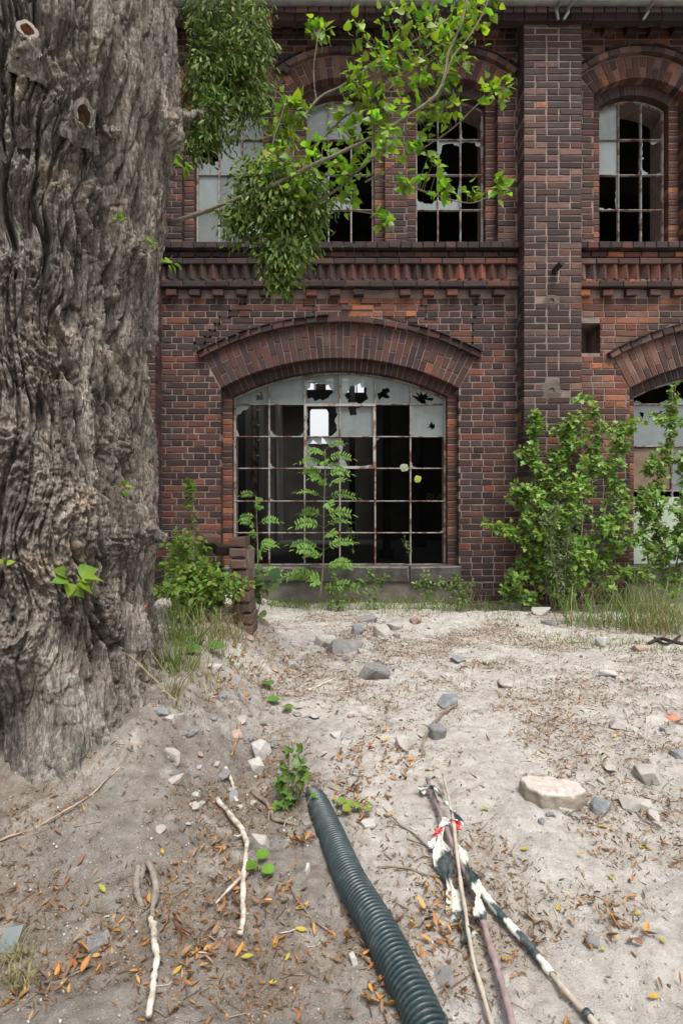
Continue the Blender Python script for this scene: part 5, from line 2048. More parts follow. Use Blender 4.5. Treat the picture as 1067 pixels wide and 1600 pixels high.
grass('grass', 'soft green moss and short grass under the window sill', [(450, 942, 28, 420, .07, (.10, .17, .02)), (475, 945, 20, 220, .06, (.10, .17, .02)), (425, 945, 18, 160, .08, (.10, .17, .02))], M['leaf'], 53)
grass('grass', 'thin scattered grass along the wall and over the sand', [(520, 948, 60, 260, .13, GGB), (600, 950, 70, 280, .14, GGB), (690, 950, 70, 260, .15, GP), (770, 952, 50, 180, .14, GGB), (640, 962, 120, 120, .05, GP), (560, 945, 40, 60, .16, GG), (620, 950, 50, 60, .14, GG), (700, 948, 50, 60, .18, GP), (740, 950, 20, 30, .36, GY_), (790, 960, 40, 50, .10, GG), (850, 1000, 70, 120, .06, GP), (930, 1005, 60, 120, .07, GP), (1000, 1008, 60, 110, .06, GP), (830, 985, 50, 60, .05, GP),
       (600, 905, 10, 10, .22, GY_), (1040, 1015, 40, 50, .05, GP), (760, 1040, 14, 24, .06, GG), (20, 1500, 30, 60, .07, GY_), (30, 1540, 30, 50, .06, GY_), (880, 1010, 50, 70, .05, GP), (690, 1090, 40, 14, .03, GP)], M['leaf'], 54)

# ------------------------------------------------------------------ broken brick pier on the bank
pc = P(372, 965, 4.05)
pier = empty('brick_pier', pc, 'stump of a broken brick pier standing on the weedy bank', 'pier')
zt = 1.1 - (838 - 800) * 4.05 / FPX
mb = MB()
mb.box(pc[0] - .05, pc[0] + .07, 4.10, 4.36, .05, zt - .10)
obj('mortar_core', mb.mesh(), M['mortar'], pier)
for k in range(11):
    zb = zt - (k + 1) * .0765
    stepx = .012 * k
    yf = 4.06 - .012 * k - (.03 if k in (2, 5) else 0)
    for i, (x0, L) in enumerate(((-.07, .115),)):
        V, F = prism(rect(pc[0] + x0 + stepx * .8, pc[0] + x0 + stepx * .8 + L, zb, zb + .066), yf, .24, .008, .004)
        m2 = MB()
        m2.add(V, F + [(3, 2, 1, 0)], (pick({'redbrown': .30, 'brown': .35, 'pink': .35}) * .7 + np.array([.05, .042, .034])) )
        obj('brick', m2.mesh(), M['brick'], pier)
for px, py, dep, lab in ((328, 842, 4.35, 'broken pinkish hollow brick lying behind the pier'), (350, 860, 4.3, 'dark half brick wedged beside the top of the pier')):
    q = P(px, py, dep)
    V, F = prism(rect(-.07, .07, -.035, .035), -.06, .12, .008, .006)
    m2 = MB()
    m2.add(V, F + [(3, 2, 1, 0)], PAL['pink'] if px < 340 else PAL['dark'])
    o = obj('loose_brick', m2.mesh(), M['brick'])
    o.location = q
    o.rotation_euler = (.1, .08, .5)
    tag(o, lab, 'brick')
mb = MB()
q = P(328, 905, 4.38)
V, F = prism(rect(q[0] - .10, q[0] + .08, .2, q[2] + .10), 4.40, .12, .01, .006)
mb.add(V, F + [(3, 2, 1, 0)], PAL['brown'])
o = obj('rubble_block', mb.mesh(), M['brick'])
tag(o, 'remnant of brick wall hidden in the weeds behind the pier', 'rubble')


# ------------------------------------------------------------------ stones
def stone_mesh(sx, sy, sz, seedv, col, cut=5):
    """angular rubble: the hull of scattered points, edges knocked off"""
    rs = np.random.RandomState(seedv)
    bm = bmesh.new()
    for _ in range(15):
        d = rs.uniform(-1, 1, 3)
        d = d / (np.abs(d) ** 3).sum() ** (1 / 3) * rs.uniform(.82, 1.05)
        bm.verts.new((d[0] * sx, d[1] * sy, d[2] * sz))
    bmesh.ops.convex_hull(bm, input=bm.verts)
    loose_v = [v for v in bm.verts if not v.link_faces]
    bmesh.ops.delete(bm, geom=loose_v, context='VERTS')
    bmesh.ops.bevel(bm, geom=list(bm.edges), offset=min(sx, sy, sz) * .10, segments=1, affect='EDGES', clamp_overlap=True)
    me = bpy.data.meshes.new('stone')
    bm.to_mesh(me)
    bm.free()
    a_ = me.attributes.new('Col', 'FLOAT_COLOR', 'POINT')
    c = np.ones((len(me.vertices), 4), np.float32)
    c[:, :3] = col
    a_.data.foreach_set('color', c.ravel())
    return me


GREY, BLUE, PALE, WHITE, PINK, ORG = (.17, .165, .16), (.175, .185, .195), (.32, .30, .27), (.37, .355, .33), (.30, .215, .18), (.38, .14, .08)
ST = [(508, 1003, 14, 10, WHITE, 'pale angular stone at the near end of the rubble line'), (538, 1010, 22, 13, GREY, 'flat grey stone in the rubble line'), (560, 985, 10, 9, BLUE, 'small bluish stone in the middle of the rubble line'),
      (598, 985, 12, 12, PALE, 'upright pale stone in the rubble line'), (575, 968, 14, 7, GREY, 'grey stone at the wall end of the rubble line'), (612, 978, 14, 6, PALE, 'low pale stone behind the upright one'),
      (652, 970, 10, 6, PINK, 'small pinkish stone below the sill plinth'), (455, 1040, 12, 6, PALE, 'pale pebble on the path by the sandy bank'), (578, 1052, 26, 13, GREY, 'large dark grey stone at the middle of the path'),
      (570, 1018, 12, 5, PALE, 'thin pale stone by the large grey one'), (700, 1095, 22, 11, BLUE, 'flat bluish stone beside the forked twig'), (683, 1145, 16, 14, GREY, 'round grey stone under the forked twig'),
      (628, 1163, 14, 16, PALE, 'upright beige stone left of the forked twig'), (715, 1030, 14, 4, BLUE, 'thin bluish stone level with the sand'), (790, 1068, 18, 6, PALE, 'half buried pale slab piece beyond the twig'),
      (1008, 1210, 22, 14, PALE, 'pale wedge shaped stone near the picture edge'), (990, 1253, 22, 13, PALE, 'rounded pale stone below the wedge shaped one'), (938, 1258, 14, 13, BLUE, 'blue grey slate piece beside the concrete block'),
      (948, 1052, 15, 7, WHITE, 'white stone on the far sand'), (940, 1003, 12, 9, WHITE, 'bright stone in front of the shrubs'), (998, 1012, 13, 6, PINK, 'pinkish stone in front of the tall grass'),
      (1030, 1128, 24, 7, PALE, 'flat pale stone lying beside an orange brick bit'), (1046, 1122, 14, 5, ORG, 'orange brick bit lying beside a flat pale stone'), (975, 1135, 22, 6, PALE, 'low pale stone flush with the sand'),
      (858, 975, 13, 6, GREY, 'grey stone on the spoil hump'), (845, 955, 16, 8, PALE, 'clod of pale spoil by the shrub roots'), (270, 1125, 10, 7, WHITE, 'small white stone at the foot of the trunk'), (255, 1112, 10, 6, BLUE, 'small blue grey stone behind the white one by the trunk'),
      (240, 1088, 0, 0, PINK, ''), (152, 1472, 20, 10, GREY, 'dark flat stone in the near earth under the trunk'), (365, 1245, 8, 9, BLUE, 'small grey stone by the upper end of the white stick'), (405, 1320, 16, 16, PALE, 'pale lump of mortar between the white stick and the pipe'),
      (925, 1475, 12, 9, GREY, 'dark grey flake on the sand among orange leaves'), (1055, 1178, 10, 9, BLUE, 'small grey stone at the picture edge'), (480, 1358, 9, 9, WHITE, 'white chalk lump left of the pipe'),
      (552, 1500, 8, 9, WHITE, 'white pebble close to the pipe'), (690, 1525, 24, 9, GREY, 'flat dark bark flake between pipe and poles'), (268, 1180, 26, 8, PALE, 'pale clod on the slope under the trunk')]
for i, (px, py, w_, h_, col, lab) in enumerate(ST):
    if not lab:
        continue
    q = gp(px, py + h_ * .5)
    s_ = q[1] / FPX
    f_ = 1.3 if py < 1070 and px < 670 else 1.1
    o = obj('stone', stone_mesh(w_ * s_ * f_, w_ * s_ * RNG.uniform(.7, 1.0) * f_, max(h_ * s_ * 1.15 * f_, .012), 400 + i, col), M['stone'])
    o.location = q + np.array([0, 0, h_ * s_ * .30])
    o.rotation_euler = (RNG.uniform(-.2, .2), RNG.uniform(-.2, .2), RNG.uniform(0, 3))
    tag(o, lab, 'stone')
# broken white block, two pieces
for px, py, w_, h_, lab in ((404, 1172, 20, 17, 'upper half of a cracked white concrete lump by the weed'), (400, 1195, 15, 14, 'lower half of a cracked white concrete lump by the weed')):
    q = gp(px, py + h_ * .6)
    s_ = q[1] / FPX
    o = obj('concrete_lump', stone_mesh(w_ * s_, w_ * s_ * .8, h_ * s_ * 1.1, 470 + px, WHITE, 8), M['stone'])
    o.location = q + np.array([0, 0, h_ * s_ * .45])
    o.rotation_euler = (.2, -.2, .4)
    tag(o, lab, 'concrete lump')
# the big block
q = gp(878, 1274)
top = [(-.150, .085), (-.06, .125), (.09, .115), (.140, .085), (.152, .01), (.06, -.062), (-.075, -.06), (-.135, .0)]
n, rings = 64, []
ang = np.linspace(0, 2 * math.pi, n, endpoint=False)
out_ = np.array([(lambda r_: (r_ * math.cos(a_), .03 + r_ * math.sin(a_)))(ray_poly(top, (0, .03), a_)) for a_ in ang])
prof = [(.95, -.07), (.98, -.05), (1.0, -.03), (.99, -.015), (1.0, .0), (1.0, .015), (.99, .026), (.975, .035), (.95, .041), (.86, .042), (.7, .043), (.5, .043), (.3, .043), (.1, .043), (.01, .043)]
cc0 = np.array([0, .03])
V = np.concatenate([np.column_stack([cc0 + (out_ - cc0) * k_, np.full(n, z_)]) for k_, z_ in prof])
V = V + np.stack([.008 * fbm(V[:, 0] * 22, V[:, 1] * 22, V[:, 2] * 22, 4, q_, .6) for q_ in (801, 811, 821)], 1)
V[:, 2] -= .05 * np.maximum(0, V[:, 0] - .08) + .03 * np.maximum(0, -V[:, 0] - .09)
F = [(i * n + j, i * n + (j + 1) % n, (i + 1) * n + (j + 1) % n, (i + 1) * n + j) for i in range(len(prof) - 1) for j in range(n)]
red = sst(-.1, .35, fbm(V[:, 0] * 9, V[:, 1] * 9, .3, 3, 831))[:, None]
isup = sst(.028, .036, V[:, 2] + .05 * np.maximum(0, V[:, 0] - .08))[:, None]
cb = (1 - isup) * np.array([.24, .205, .165]) + isup * ((1 - red) * np.array([.42, .395, .375]) + red * np.array([.42, .35, .315]))  # top coloured lighter and sides darker, light from above put into the colour
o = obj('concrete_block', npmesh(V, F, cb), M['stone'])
o.location = q + np.array([0, .075, .035])
o.rotation_euler = (.04, .05, -.08)
o.scale = (.84, .84, .74)
tag(o, 'large pinkish concrete block lying on the open sand', 'concrete block')
# small loose stones
SM = [stone_mesh(.020, .016, .012, 900 + i, c) for i, c in enumerate([PALE, GREY, WHITE, BLUE, PALE, PINK, GREY, PALE])]
k = 0
while k < 150:
    px, py = (RNG.uniform(430, 1060), RNG.uniform(975, 1300)) if k % 3 == 0 else ((RNG.gauss(570, 75), RNG.uniform(968, 1075)) if k % 3 == 1 else (RNG.uniform(250, 470), RNG.uniform(1040, 1300)))
    q = gp(px, py)
    o = obj('stone', SM[k % 8], M['stone'])
    o.location = q + np.array([0, 0, .003])
    s_ = RNG.choice([.6, .8, 1.0, 1.3, 1.9])
    o.scale = (s_, s_, s_)
    o.rotation_euler = (0, 0, RNG.uniform(0, 6))
    tag(o, 'small loose stone among the scattered grit on the ground', 'stone', 'small loose stones on the ground')
    k += 1


# ------------------------------------------------------------------ litter: gravel crumbs, dead leaves, twigs
rs = np.random.RandomState(77)
N = 26000
gxr, gyr = rs.uniform(-1.6, 4.2, N), 1.0 + 5.5 * rs.rand(N) ** 1.25
ok = (np.abs(gxr) < gyr * .66 + .2)
gxr, gyr = gxr[ok], gyr[ok]
tet = np.array([(1, 0, -.5), (-.5, .87, -.5), (-.5, -.87, -.5), (.1, .05, .7)])
tf = np.array([(0, 1, 3), (1, 2, 3), (2, 0, 3), (0, 2, 1)])
sz = .0022 + .005 * rs.rand(len(gxr)) ** 3
Rm = frames(rnd_dirs(len(gxr), 0, rs), rnd_dirs(len(gxr), 0, rs), sz)
pp = np.stack([gxr, gyr, hgt(gxr, gyr) + sz * .3], -1)
cc = np.array([(.33, .29, .24), (.20, .165, .13), (.50, .47, .43), (.30, .21, .16)])[rs.randint(0, 4, len(gxr))]
V, F, Cc = scatter((tet, tf), Rm, pp, cc)
o = obj('gravel', npmesh(V, F, Cc), M['stone'], kind='stuff')
tag(o, 'grit and crumbs scattered through the sand', 'gravel', kind='stuff')

DRY = np.array([(.34, .155, .045), (.25, .105, .040), (.40, .215, .055), (.17, .090, .050), (.27, .18, .10), (.14, .090, .058), (.20, .125, .07)])


def litter(name, label, n, tpl, s0, s1, pal, seedv, thr, xr, yr, power=1.2, flat=.35):
    rs = np.random.RandomState(seedv)
    x = rs.uniform(xr[0], xr[1], n * 4)
    y = yr[0] + (yr[1] - yr[0]) * rs.rand(n * 4) ** power
    d = dens(x, y)
    keep = (rs.rand(n * 4) < sst(thr - .2, thr + .45, d)) & (np.abs(x) < y * .66 + .25) & (np.hypot(x - TC[0], y - TC[1]) > .78)
    x, y = x[keep][:n], y[keep][:n]
    m_ = len(x)
    D_ = rs.normal(0, 1, (m_, 3)) * np.array([1, 1, flat * .6])
    N_ = np.array([0, 0, 1.0]) + rs.normal(0, flat, (m_, 3))
    sgn = np.where(rs.rand(m_) < .5, 1, -1)
    N_ *= sgn[:, None]
    sz = s0 * .8 + (s1 * 1.15 - s0 * .8) * rs.rand(m_) ** 1.9
    pp = np.stack([x, y, hgt(x, y) + .004 + .004 * rs.rand(m_)], -1)
    cols = pal[rs.randint(0, len(pal), m_)] * rs.uniform(.7, 1.25, (m_, 1))
    Rf = frames(D_, N_, sz)
    Rf[:, :, 0] *= rs.uniform(.45, 1.35, (m_, 1))
    Rf[:, :, 2] *= rs.uniform(.3, 1.6, (m_, 1))
    V, F, Cc = scatter(tpl, Rf, pp, cols)
    o = obj(name, npmesh(V, F, Cc), M['dry'], kind='stuff')
    tag(o, label, 'leaf litter', kind='stuff')


litter('leaf_litter', 'curled orange brown dead leaves drifted over the sand', 7000, DRYL, .010, .030, DRY, 601, .0, (-1.7, 4.2), (1.05, 5.6), 1.25)
litter('leaf_litter', 'broader brown and ochre dead leaves scattered near the pipe and poles', 520, DRYB, .012, .030, DRY, 602, .1, (-1.0, 1.6), (1.05, 3.4), 1.1)
litter('leaf_litter', 'fine chaff of catkin scraps and leaf bits all over the ground', 34000, DRYL, .006, .020, DRY * .55, 603, -.1, (-1.7, 4.2), (1.05, 6.2), 1.2, .5)
for lab, tufts in (('heap of orange dead leaves', None),):
    rs = np.random.RandomState(9)
    Pq, Dq = [], []
    for px, py, sp, n in ((540, 1245, 35, 60), (470, 1315, 16, 26), (600, 1570, 40, 50), (610, 1500, 30, 24), (300, 1500, 30, 30), (120, 1510, 30, 28), (365, 1390, 26, 30), (330, 1330, 20, 18), (690, 1440, 40, 60), (430, 1420, 40, 36), (960, 1440, 60, 60),
                           (560, 1180, 50, 50), (640, 1200, 50, 50), (450, 1030, 30, 60), (395, 1045, 40, 50), (360, 1075, 25, 40), (250, 1420, 40, 14)):
        c = gp(px, py)
        r = sp * c[1] / FPX
        for _ in range(n):
            x, y = c[0] + rs.normal(0, r * .6), c[1] + rs.normal(0, r * .9)
            Pq.append((x, y, float(hgt(x, y)) + rs.uniform(.003, .014)))
    Pq = np.array(Pq)
    m_ = len(Pq)
    Rf = frames(rs.normal(0, 1, (m_, 3)) * [1, 1, .35], np.array([0, 0, 1.0]) + rs.normal(0, .5, (m_, 3)), rs.uniform(.014, .036, m_))
    Rf[:, :, 0] *= rs.uniform(.4, 1.2, (m_, 1))
    V, F, Cc = scatter(DRYB, Rf, Pq, DRY[rs.randint(0, 7, m_)] * rs.uniform(.8, 1.35, (m_, 1)))
    o = obj('leaf_litter', npmesh(V, F, Cc), M['dry'], kind='stuff')
    tag(o, 'small drifts of orange dead leaves caught beside pipe, sticks and stones', 'leaf litter', kind='stuff')
rs = np.random.RandomState(613)
n_ = 2600
x, y = rs.uniform(-1.5, 3.9, n_ * 3), 1.05 + 5.0 * rs.rand(n_ * 3) ** 1.2
kp = (rs.rand(n_ * 3) < sst(-.3, .4, dens(x, y))) & (np.abs(x) < y * .66 + .2) & (np.hypot(x - TC[0], y - TC[1]) > .8)
x, y = x[kp][:n_], y[kp][:n_]
m_ = len(x)
ST_V = np.array([(-.5, 0, .5), (.5, 0, .5), (0, 0, -.5), (-.3, 1, .4), (.4, 1, .4), (.1, 1, -.3)]) 
ST_F = np.array([(0, 1, 4), (0, 4, 3), (1, 2, 5), (1, 5, 4), (2, 0, 3), (2, 3, 5)])
ln_ = .018 + .075 * rs.rand(m_) ** 2.2
Rf = frames(rs.normal(0, 1, (m_, 3)) * [1, 1, .10], np.tile([0, 0, 1.0], (m_, 1)) + rs.normal(0, .2, (m_, 3)), ln_)
th_ = rs.uniform(.0012, .0036, m_)
Rf[:, :, 0] *= (th_ / ln_)[:, None]
Rf[:, :, 2] *= (th_ / ln_)[:, None]
cc = np.array([(.12, .085, .058), (.19, .145, .105), (.28, .225, .17), (.09, .062, .045), (.20, .11, .055)])[rs.randint(0, 5, m_)]
V, F, Cc = scatter((ST_V, ST_F), Rf, np.stack([x, y, hgt(x, y) + .004], -1), cc)
o = obj('leaf_litter', npmesh(V, F, Cc), M['dry'], kind='stuff')
tag(o, 'broken bits of dry twig and leaf stalk strewn over the sand', 'leaf litter', kind='stuff')
YL = [(0.36, .30, .035), (.42, .32, .05), (.28, .29, .035), (.40, .24, .045)]
YM = [leaf_mesh(leaf_tpl([(0.0, 0.0), (.16, .2), (.20, .5), (.12, .8), (0, 1.0)], .4, .2), ('yellow', i), c, M['dry']) for i, c in enumerate(YL)]
for k, (px, py) in enumerate([(445, 1507), (420, 1540), (500, 1325), (780, 1505), (812, 1332), (900, 1340), (765, 1268), (700, 1190), (950, 1298), (870, 1430), (945, 1490), (1030, 1560), (1040, 1480), (680, 1200), (740, 1255), (615, 1275), (600, 1160), (960, 1155), (1010, 1180),
                              (520, 1250), (377, 1500), (255, 1340), (165, 1400), (270, 1530), (480, 1460), (620, 1465), (960, 1380), (560, 1120), (635, 1090), (850, 1180), (480, 1130), (905, 1100), (1000, 1330), (890, 1570), (985, 1430), (545, 1080)]):
    o = obj('fallen_leaf', YM[k % 4], M['dry'])
    q = gp(px, py, .008)
    o.location = q
    s_ = RNG.uniform(.022, .040) if py > 1200 else RNG.uniform(.025, .035)
    o.scale = (s_, s_, s_)
    o.rotation_euler = (RNG.uniform(-.3, .3), RNG.uniform(-.3, .3), RNG.uniform(0, 6.28))
    tag(o, 'single yellow fallen leaf lying on the ground', 'leaf', 'yellow leaves fallen on the ground')


def stick(name, label, cat, pts, r0, r1, mat, lift=.006, n=34, wob=.009, group=None, sides=8, col=(1, 1, 1), tips=()):
    q = [gp(a, b) + np.array([0, 0, (l if l is not None else lift)]) for a, b, l in [(p + (None,))[:3] for p in pts]]
    path = spline(q, n)
    path = path + wob * np.stack([noise3(path[:, 0] * 14, path[:, 1] * 14, qq, 71) for qq in (.1, 3.2, 6.3)], 1)
    mb = MB()
    V, F = tube(path, np.linspace(r0, r1, n) * (1 + .14 * np.array([RNG.gauss(0, 1) for _ in range(n)])), sides)
    mb.add(V, F, col)
    for t_, (dx, dy, dz), ln in tips:
        b = path[int(t_ * (n - 1))]
        V, F = tube(spline([b, b + np.array([dx, dy, dz]) * ln * .5 + NR.normal(0, .006, 3), b + np.array([dx, dy, dz]) * ln], 7), np.linspace(r0 * .6, r0 * .25, 7), 6)
        mb.add(V, F, col)
    o = obj(name, mb.mesh(True), mat)
    tag(o, label, cat, group)
    return path


stick('bare_stick', 'peeled white crooked stick lying on the slope below the trunk', 'stick', [(340, 1258, .02), (360, 1285, .03), (382, 1318, .03), (384, 1350, .03), (378, 1400, .025), (380, 1440, .02), (376, 1470, .015)], .0095, .0085, M['stick'], tips=((.35, (-.6, -.3, .1), .05), (.62, (-.35, -.9, .05), .16)))
stick('bare_stick', 'straight peeled white stick at the bottom of the slope', 'stick', [(238, 1445, .02), (243, 1500, .02), (240, 1545, .02), (232, 1605, .02)], .0095, .007, M['stick'])
stick('root', 'grey weathered root arching out of the earth above the straight white stick', 'root', [(218, 1375, -.01), (228, 1365, .03), (240, 1385, .03), (244, 1420, .02), (238, 1448, .01)], .010, .011, M['weathered'])
stick('root', 'pale gnarled root end half buried in the slope', 'root', [(215, 1360, .005), (214, 1390, .012), (222, 1420, .0)], .012, .010, M['weathered'])
stick('twig', 'short pale twig above the crooked white stick', 'twig', [(352, 1205, .01), (360, 1225, .02), (372, 1255, .01)], .008, .006, M['stick'])
stick('twig', 'grey forked twig lying by the bluish stone', 'twig', [(712, 1108, .02), (690, 1125, .03), (672, 1145, .03), (656, 1178, .02)], .008, .006, M['twig'], tips=((.4, (.3, .8, .2), .09), (.7, (-.5, .4, .1), .07)))
stick('twig', 'short grey twig on the path near the bank', 'twig', [(482, 1080), (505, 1070), (525, 1060)], .008, .006, M['stick'])
stick('twig', 'long thin brown twig crossing towards the poles', 'twig', [(600, 1275), (640, 1300), (672, 1330), (695, 1352)], .0035, .003, M['twig'])
stick('twig', 'thin dark twig lying behind the taped poles', 'twig', [(590, 1358), (630, 1360), (665, 1368), (690, 1375)], .004, .003, M['twig'])
stick('twig', 'thin branching twig in the leaves left of the pipe', 'twig', [(455, 1390), (475, 1425), (500, 1450), (520, 1462)], .0035, .0025, M['twig'], tips=((.5, (-.6, .2, .1), .08),))
stick('twig', 'thin dry stalk slanting across the slope under the trunk', 'twig', [(0, 1322), (70, 1290), (130, 1255), (190, 1200)], .0035, .003, M['stick'], col=(.7, .6, .5))
stick('twig', 'orange dry stalk on the dark bank below the grass', 'twig', [(362, 1185, .01), (372, 1160, .02), (377, 1125, .01)], .003, .002, M['stick'], col=(.8, .45, .15))
stick('twig', 'slender twig curving over the sand near the picture edge', 'twig', [(975, 1240), (985, 1262), (1005, 1285), (1030, 1300)], .004, .003, M['twig'])
stick('root', 'dark root beside the end of the pipe', 'root', [(395, 1240), (420, 1262), (430, 1285), (465, 1290)], .009, .006, M['twig'], tips=((.4, (.1, -.9, -.1), .10),))
for k in range(34):
    px, py = RNG.choice([(RNG.uniform(420, 1060), RNG.uniform(1000, 1580)), (RNG.uniform(10, 640), RNG.uniform(1270, 1590))])
    a_ = RNG.uniform(0, 3.14)
    ln = RNG.uniform(14, 42)
    stick('twig', 'thin dry twig lost among the ground litter', 'twig', [(px, py), (px + ln * math.cos(a_) * .5 + RNG.uniform(-4, 4), py + ln * math.sin(a_) * .3), (px + ln * math.cos(a_), py + ln * math.sin(a_) * .6)], RNG.uniform(.0016, .003), .0012, M['twig'] if k % 3 else M['stick'], .004, 9, .004, 'thin twigs among the litter', 5)

# ------------------------------------------------------------------ corrugated drain pipe
pipe_px = [(470, 1190, -.13), (488, 1222, -.035), (516, 1290, .022), (548, 1372, .036), (590, 1450, .043), (630, 1530, .045), (662, 1600, .045), (700, 1700, .045), (735, 1800, .045)]
q = []
for a_, b_, l_ in pipe_px:
    g_ = gp(a_, b_ + (18 if b_ > 1250 else 8))
    q.append(g_ + np.array([0, 0, l_ - .010]))
path = spline(q, 400)
sl_ = np.concatenate([[0], np.cumsum(np.linalg.norm(np.diff(path, axis=0), axis=1))])
pitch = .0140
ns = int(sl_[-1] / pitch * 8)
su = np.linspace(0, sl_[-1], ns)
path = np.stack([np.interp(su, sl_, path[:, k]) for k in range(3)], 1)
kern = np.ones(41) / 41
path = np.stack([np.convolve(np.pad(path[:, k], 20, 'edge'), kern, 'valid') for k in range(3)], 1)
ph = (su / pitch) % 1
rad = .0430 + .0062 * np.clip(1.35 * np.sin(ph * 2 * math.pi) + .3, -1, 1)
V, F = tube(path, rad, 32, False)
mb = MB()
mb.add(V, F)
M['pipe'] = None
m, t, out = material('pipe_plastic')
v = pos(t)
c = ramp(t, noise_n(t, v, 5, 5, .6), [(.3, (.012, .024, .028)), (.7, (.024, .042, .047))])
c = mixc(t, ramp(t, noise_n(t, v, 28, 6, .7), [(.50, 0.0), (.75, .28)]), c, (.20, .18, .155))
principled(t, out, c, .38, noise_n(t, v, 120, 4), .25, .003, spec=.5)
M['pipe'] = m
o = obj('drain_pipe', mb.mesh(True), M['pipe'])
tag(o, 'dark corrugated drain pipe running out of the sand towards the viewer', 'pipe')

# ------------------------------------------------------------------ poles with torn tape
pa = stick('pole', 'thick purplish brown pole in the middle of the bundle', 'pole', [(668, 1230, .03), (700, 1322, .04), (738, 1408, .035), (768, 1505, .03), (795, 1605, .03), (815, 1700, .03)], .0085, .0105, m_plain('purple_pole', (.16, .115, .115), (.28, .21, .205), 30, .7), .02, 40, .002)
pb = stick('pole', 'thin grey pole crossing on top of the bundle', 'pole', [(692, 1228, .05), (706, 1300, .06), (716, 1380, .055), (727, 1450, .04), (740, 1520, .025), (765, 1605, .02), (785, 1700, .02)], .0060, .0062, m_plain('grey_pole', (.26, .22, .18), (.42, .37, .31), 30, .75), .02, 40, .002)
pcp = stick('pole', 'grey pole slanting away to the side with striped tape wound round it', 'pole', [(690, 1330, .03), (735, 1385, .03), (775, 1435, .025), (825, 1490, .02), (880, 1560, .02), (925, 1610, .02), (980, 1690, .02)], .0062, .0085, bpy.data.materials['grey_pole'], .02, 40, .002)


def ribbon(name, label, path, width, wid_dir, parent=None, stripes=.06, twist=0.0, cols=((.62, .64, .55), (.03, .05, .055)), seedv=3, crumple=.006, sag=None):
    rs = np.random.RandomState(seedv)
    n, m_ = 46, 7
    p = spline(path, n)
    d = np.concatenate([[0], np.cumsum(np.linalg.norm(np.diff(p, axis=0), axis=1))])
    V, Cc = [], []
    for i in range(n):
        tg = p[min(n - 1, i + 1)] - p[max(0, i - 1)]
        tg /= np.linalg.norm(tg) + 1e-9
        wd = wid_dir - tg * np.dot(wid_dir, tg)
        wd /= np.linalg.norm(wd) + 1e-9
        b = np.cross(tg, wd)
        a_ = twist * i / n
        wd2 = wd * math.cos(a_) + b * math.sin(a_)
        w_ = width * (.65 + .35 * math.sin(i * .37 + seedv))
        for j in range(m_):
            u = j / (m_ - 1) - .5
            q = p[i] + wd2 * w_ * u + b * crumple * math.sin(j * 1.9 + i * .45 + seedv) + rs.normal(0, crumple * .18, 3)
            V.append(q)
            s_ = (d[i] + u * w_ * .9) / stripes + .22 * noise3(np.array(d[i] * 20), np.array(u * 3), 0, seedv)
            Cc.append(cols[int(math.floor(float(s_))) % 2])
    F = [(i * m_ + j, (i + 1) * m_ + j, (i + 1) * m_ + j + 1, i * m_ + j + 1) for i in range(n - 1) for j in range(m_ - 1)]
    o = obj(name, npmesh(np.array(V), F, np.array(Cc), True), M['tape'])
    tag(o, label, 'tape')


m, t, out = material('barrier_tape')
c = mixc(t, ramp(t, noise_n(t, pos(t), 40, 5, .65), [(.45, 0.0), (.7, .35)]), attr(t), (.30, .27, .22))
b = principled(t, None, c, .45, None, spec=.4)
tr = nd(t, 'ShaderNodeBsdfTranslucent', {'Color': c})
mx = nd(t, 'ShaderNodeMixShader', {0: .2, 1: b.outputs[0], 2: tr.outputs[0]})
t.links.new(mx.outputs[0], out.inputs['Surface'])
M['tape'] = m


def gl(px, py, l):
    return gp(px, py) + np.array([0, 0, l])


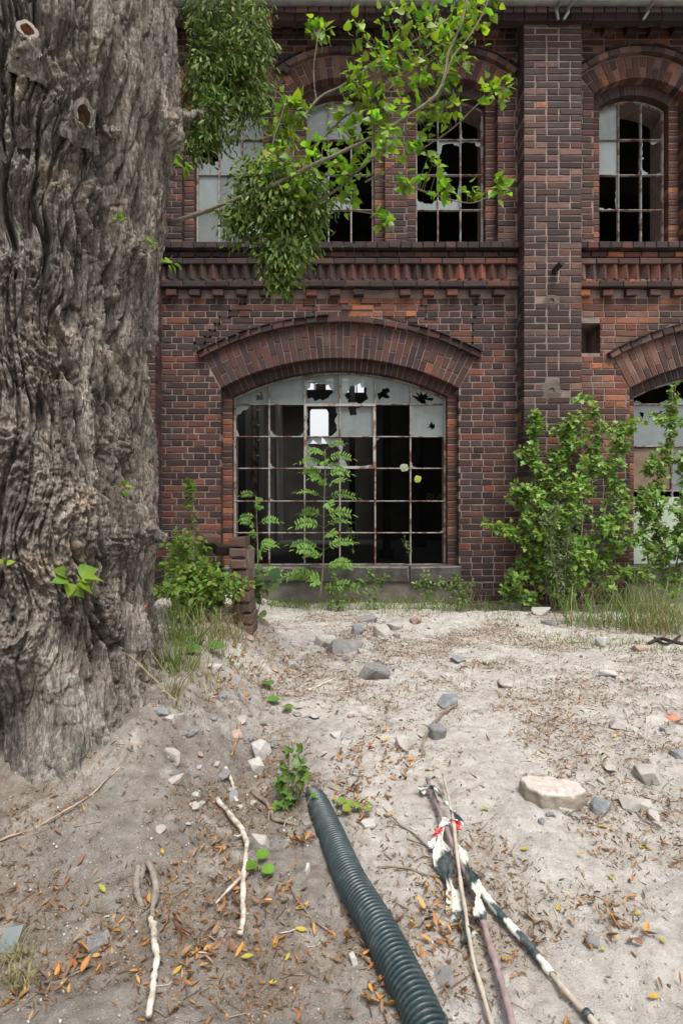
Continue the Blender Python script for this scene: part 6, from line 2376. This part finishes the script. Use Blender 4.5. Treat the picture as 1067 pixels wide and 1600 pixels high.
XD = np.array([1.0, .1, .25])
ribbon('barrier_tape', 'torn black and white tape hanging flat beside the thin pole', [gl(686, 1315, .05), gl(690, 1350, .035), gl(703, 1400, .028), gl(718, 1450, .025), gl(733, 1488, .03)], .066, XD, stripes=.12, twist=.35, seedv=3, crumple=.008)
ribbon('barrier_tape', 'strip of dark tape clinging to the thick pole', [gl(712, 1345, .055), gl(728, 1380, .06), gl(745, 1420, .055), gl(750, 1462, .045)], .042, XD, stripes=.10, twist=-.5, seedv=5)
ribbon('barrier_tape', 'crumpled tape knotted at the top of the poles', [gl(655, 1247, .03), gl(675, 1250, .055), gl(690, 1275, .07), gl(712, 1300, .06), gl(718, 1318, .04)], .030, np.array([.3, .3, 1.0]), stripes=.05, twist=2.2, seedv=7, crumple=.009)
ribbon('barrier_tape', 'white and red scrap of tape in the middle of the poles', [gl(672, 1340, .03), gl(682, 1322, .045), gl(698, 1312, .065), gl(722, 1318, .055)], .036, np.array([.1, .5, 1.0]), stripes=.045, cols=((.78, .75, .74), (.60, .05, .05)), twist=.4, seedv=11, crumple=.008)
# tape wound round the slanting pole
ww = MB()
seg = pcp[7:25]
sgl = np.linspace(0, 1, 60)
seg = np.stack([np.interp(sgl, np.linspace(0, 1, len(seg)), seg[:, k]) for k in range(3)], 1)
V, F = tube(seg, .0105 + .0022 * np.abs(np.sin(np.arange(60) * .6)), 10, False)
colv = []
for i in range(60):
    for j in range(10):
        colv.append((.66, .68, .58) if int(math.floor((i + j * .5 + 2.5 * math.sin(i * .21)) / 10.5)) % 2 else (.028, .05, .06))
ww.add(V, F, np.array(colv))
o = obj('barrier_tape', ww.mesh(True), M['tape'])
tag(o, 'black and white tape wound tightly round the slanting pole', 'tape')
ww = MB()
V, F = tube(pcp[31:33], .0125, 10, True)
ww.add(V, F, (.02, .04, .05))
o = obj('tape_knot', ww.mesh(True), M['tape'])
tag(o, 'small dark tape knot on the lower part of the slanting pole', 'tape')

# scrap of black rubber by the tall grass, plastic shards on the slope
sm_ = MB()
V, F = tube(spline([gl(1012, 1008, .01), gl(1030, 1003, .025), gl(1050, 1006, .015), gl(1075, 1010, .01)], 14), .014, 7)
sm_.add(V, F)
V, F = tube(spline([gl(1022, 1000, .02), gl(1040, 1009, .015), gl(1062, 999, .03)], 12), .010, 7)
sm_.add(V, F)
o = obj('rubber_scrap', sm_.mesh(True), M['black'])
tag(o, 'tangled black rubber scrap lying by the tall grass', 'scrap')
q = gp(8, 1490)
sm_ = MB()
sm_.add([q + np.array(v_) for v_ in ((-.03, 0, 0), (.03, -.01, .005), (.04, .02, .06), (-.01, .02, .05), (-.03, .004, 0), (.03, -.006, .005), (.04, .024, .06), (-.01, .024, .05))], [(0, 1, 2, 3), (7, 6, 5, 4), (0, 4, 5, 1), (1, 5, 6, 2), (2, 6, 7, 3), (3, 7, 4, 0)], (1, 1, 1))
o = obj('glass_shard', sm_.mesh(), M['glass'])
tag(o, 'pale plastic shard sticking up at the picture edge', 'shard')
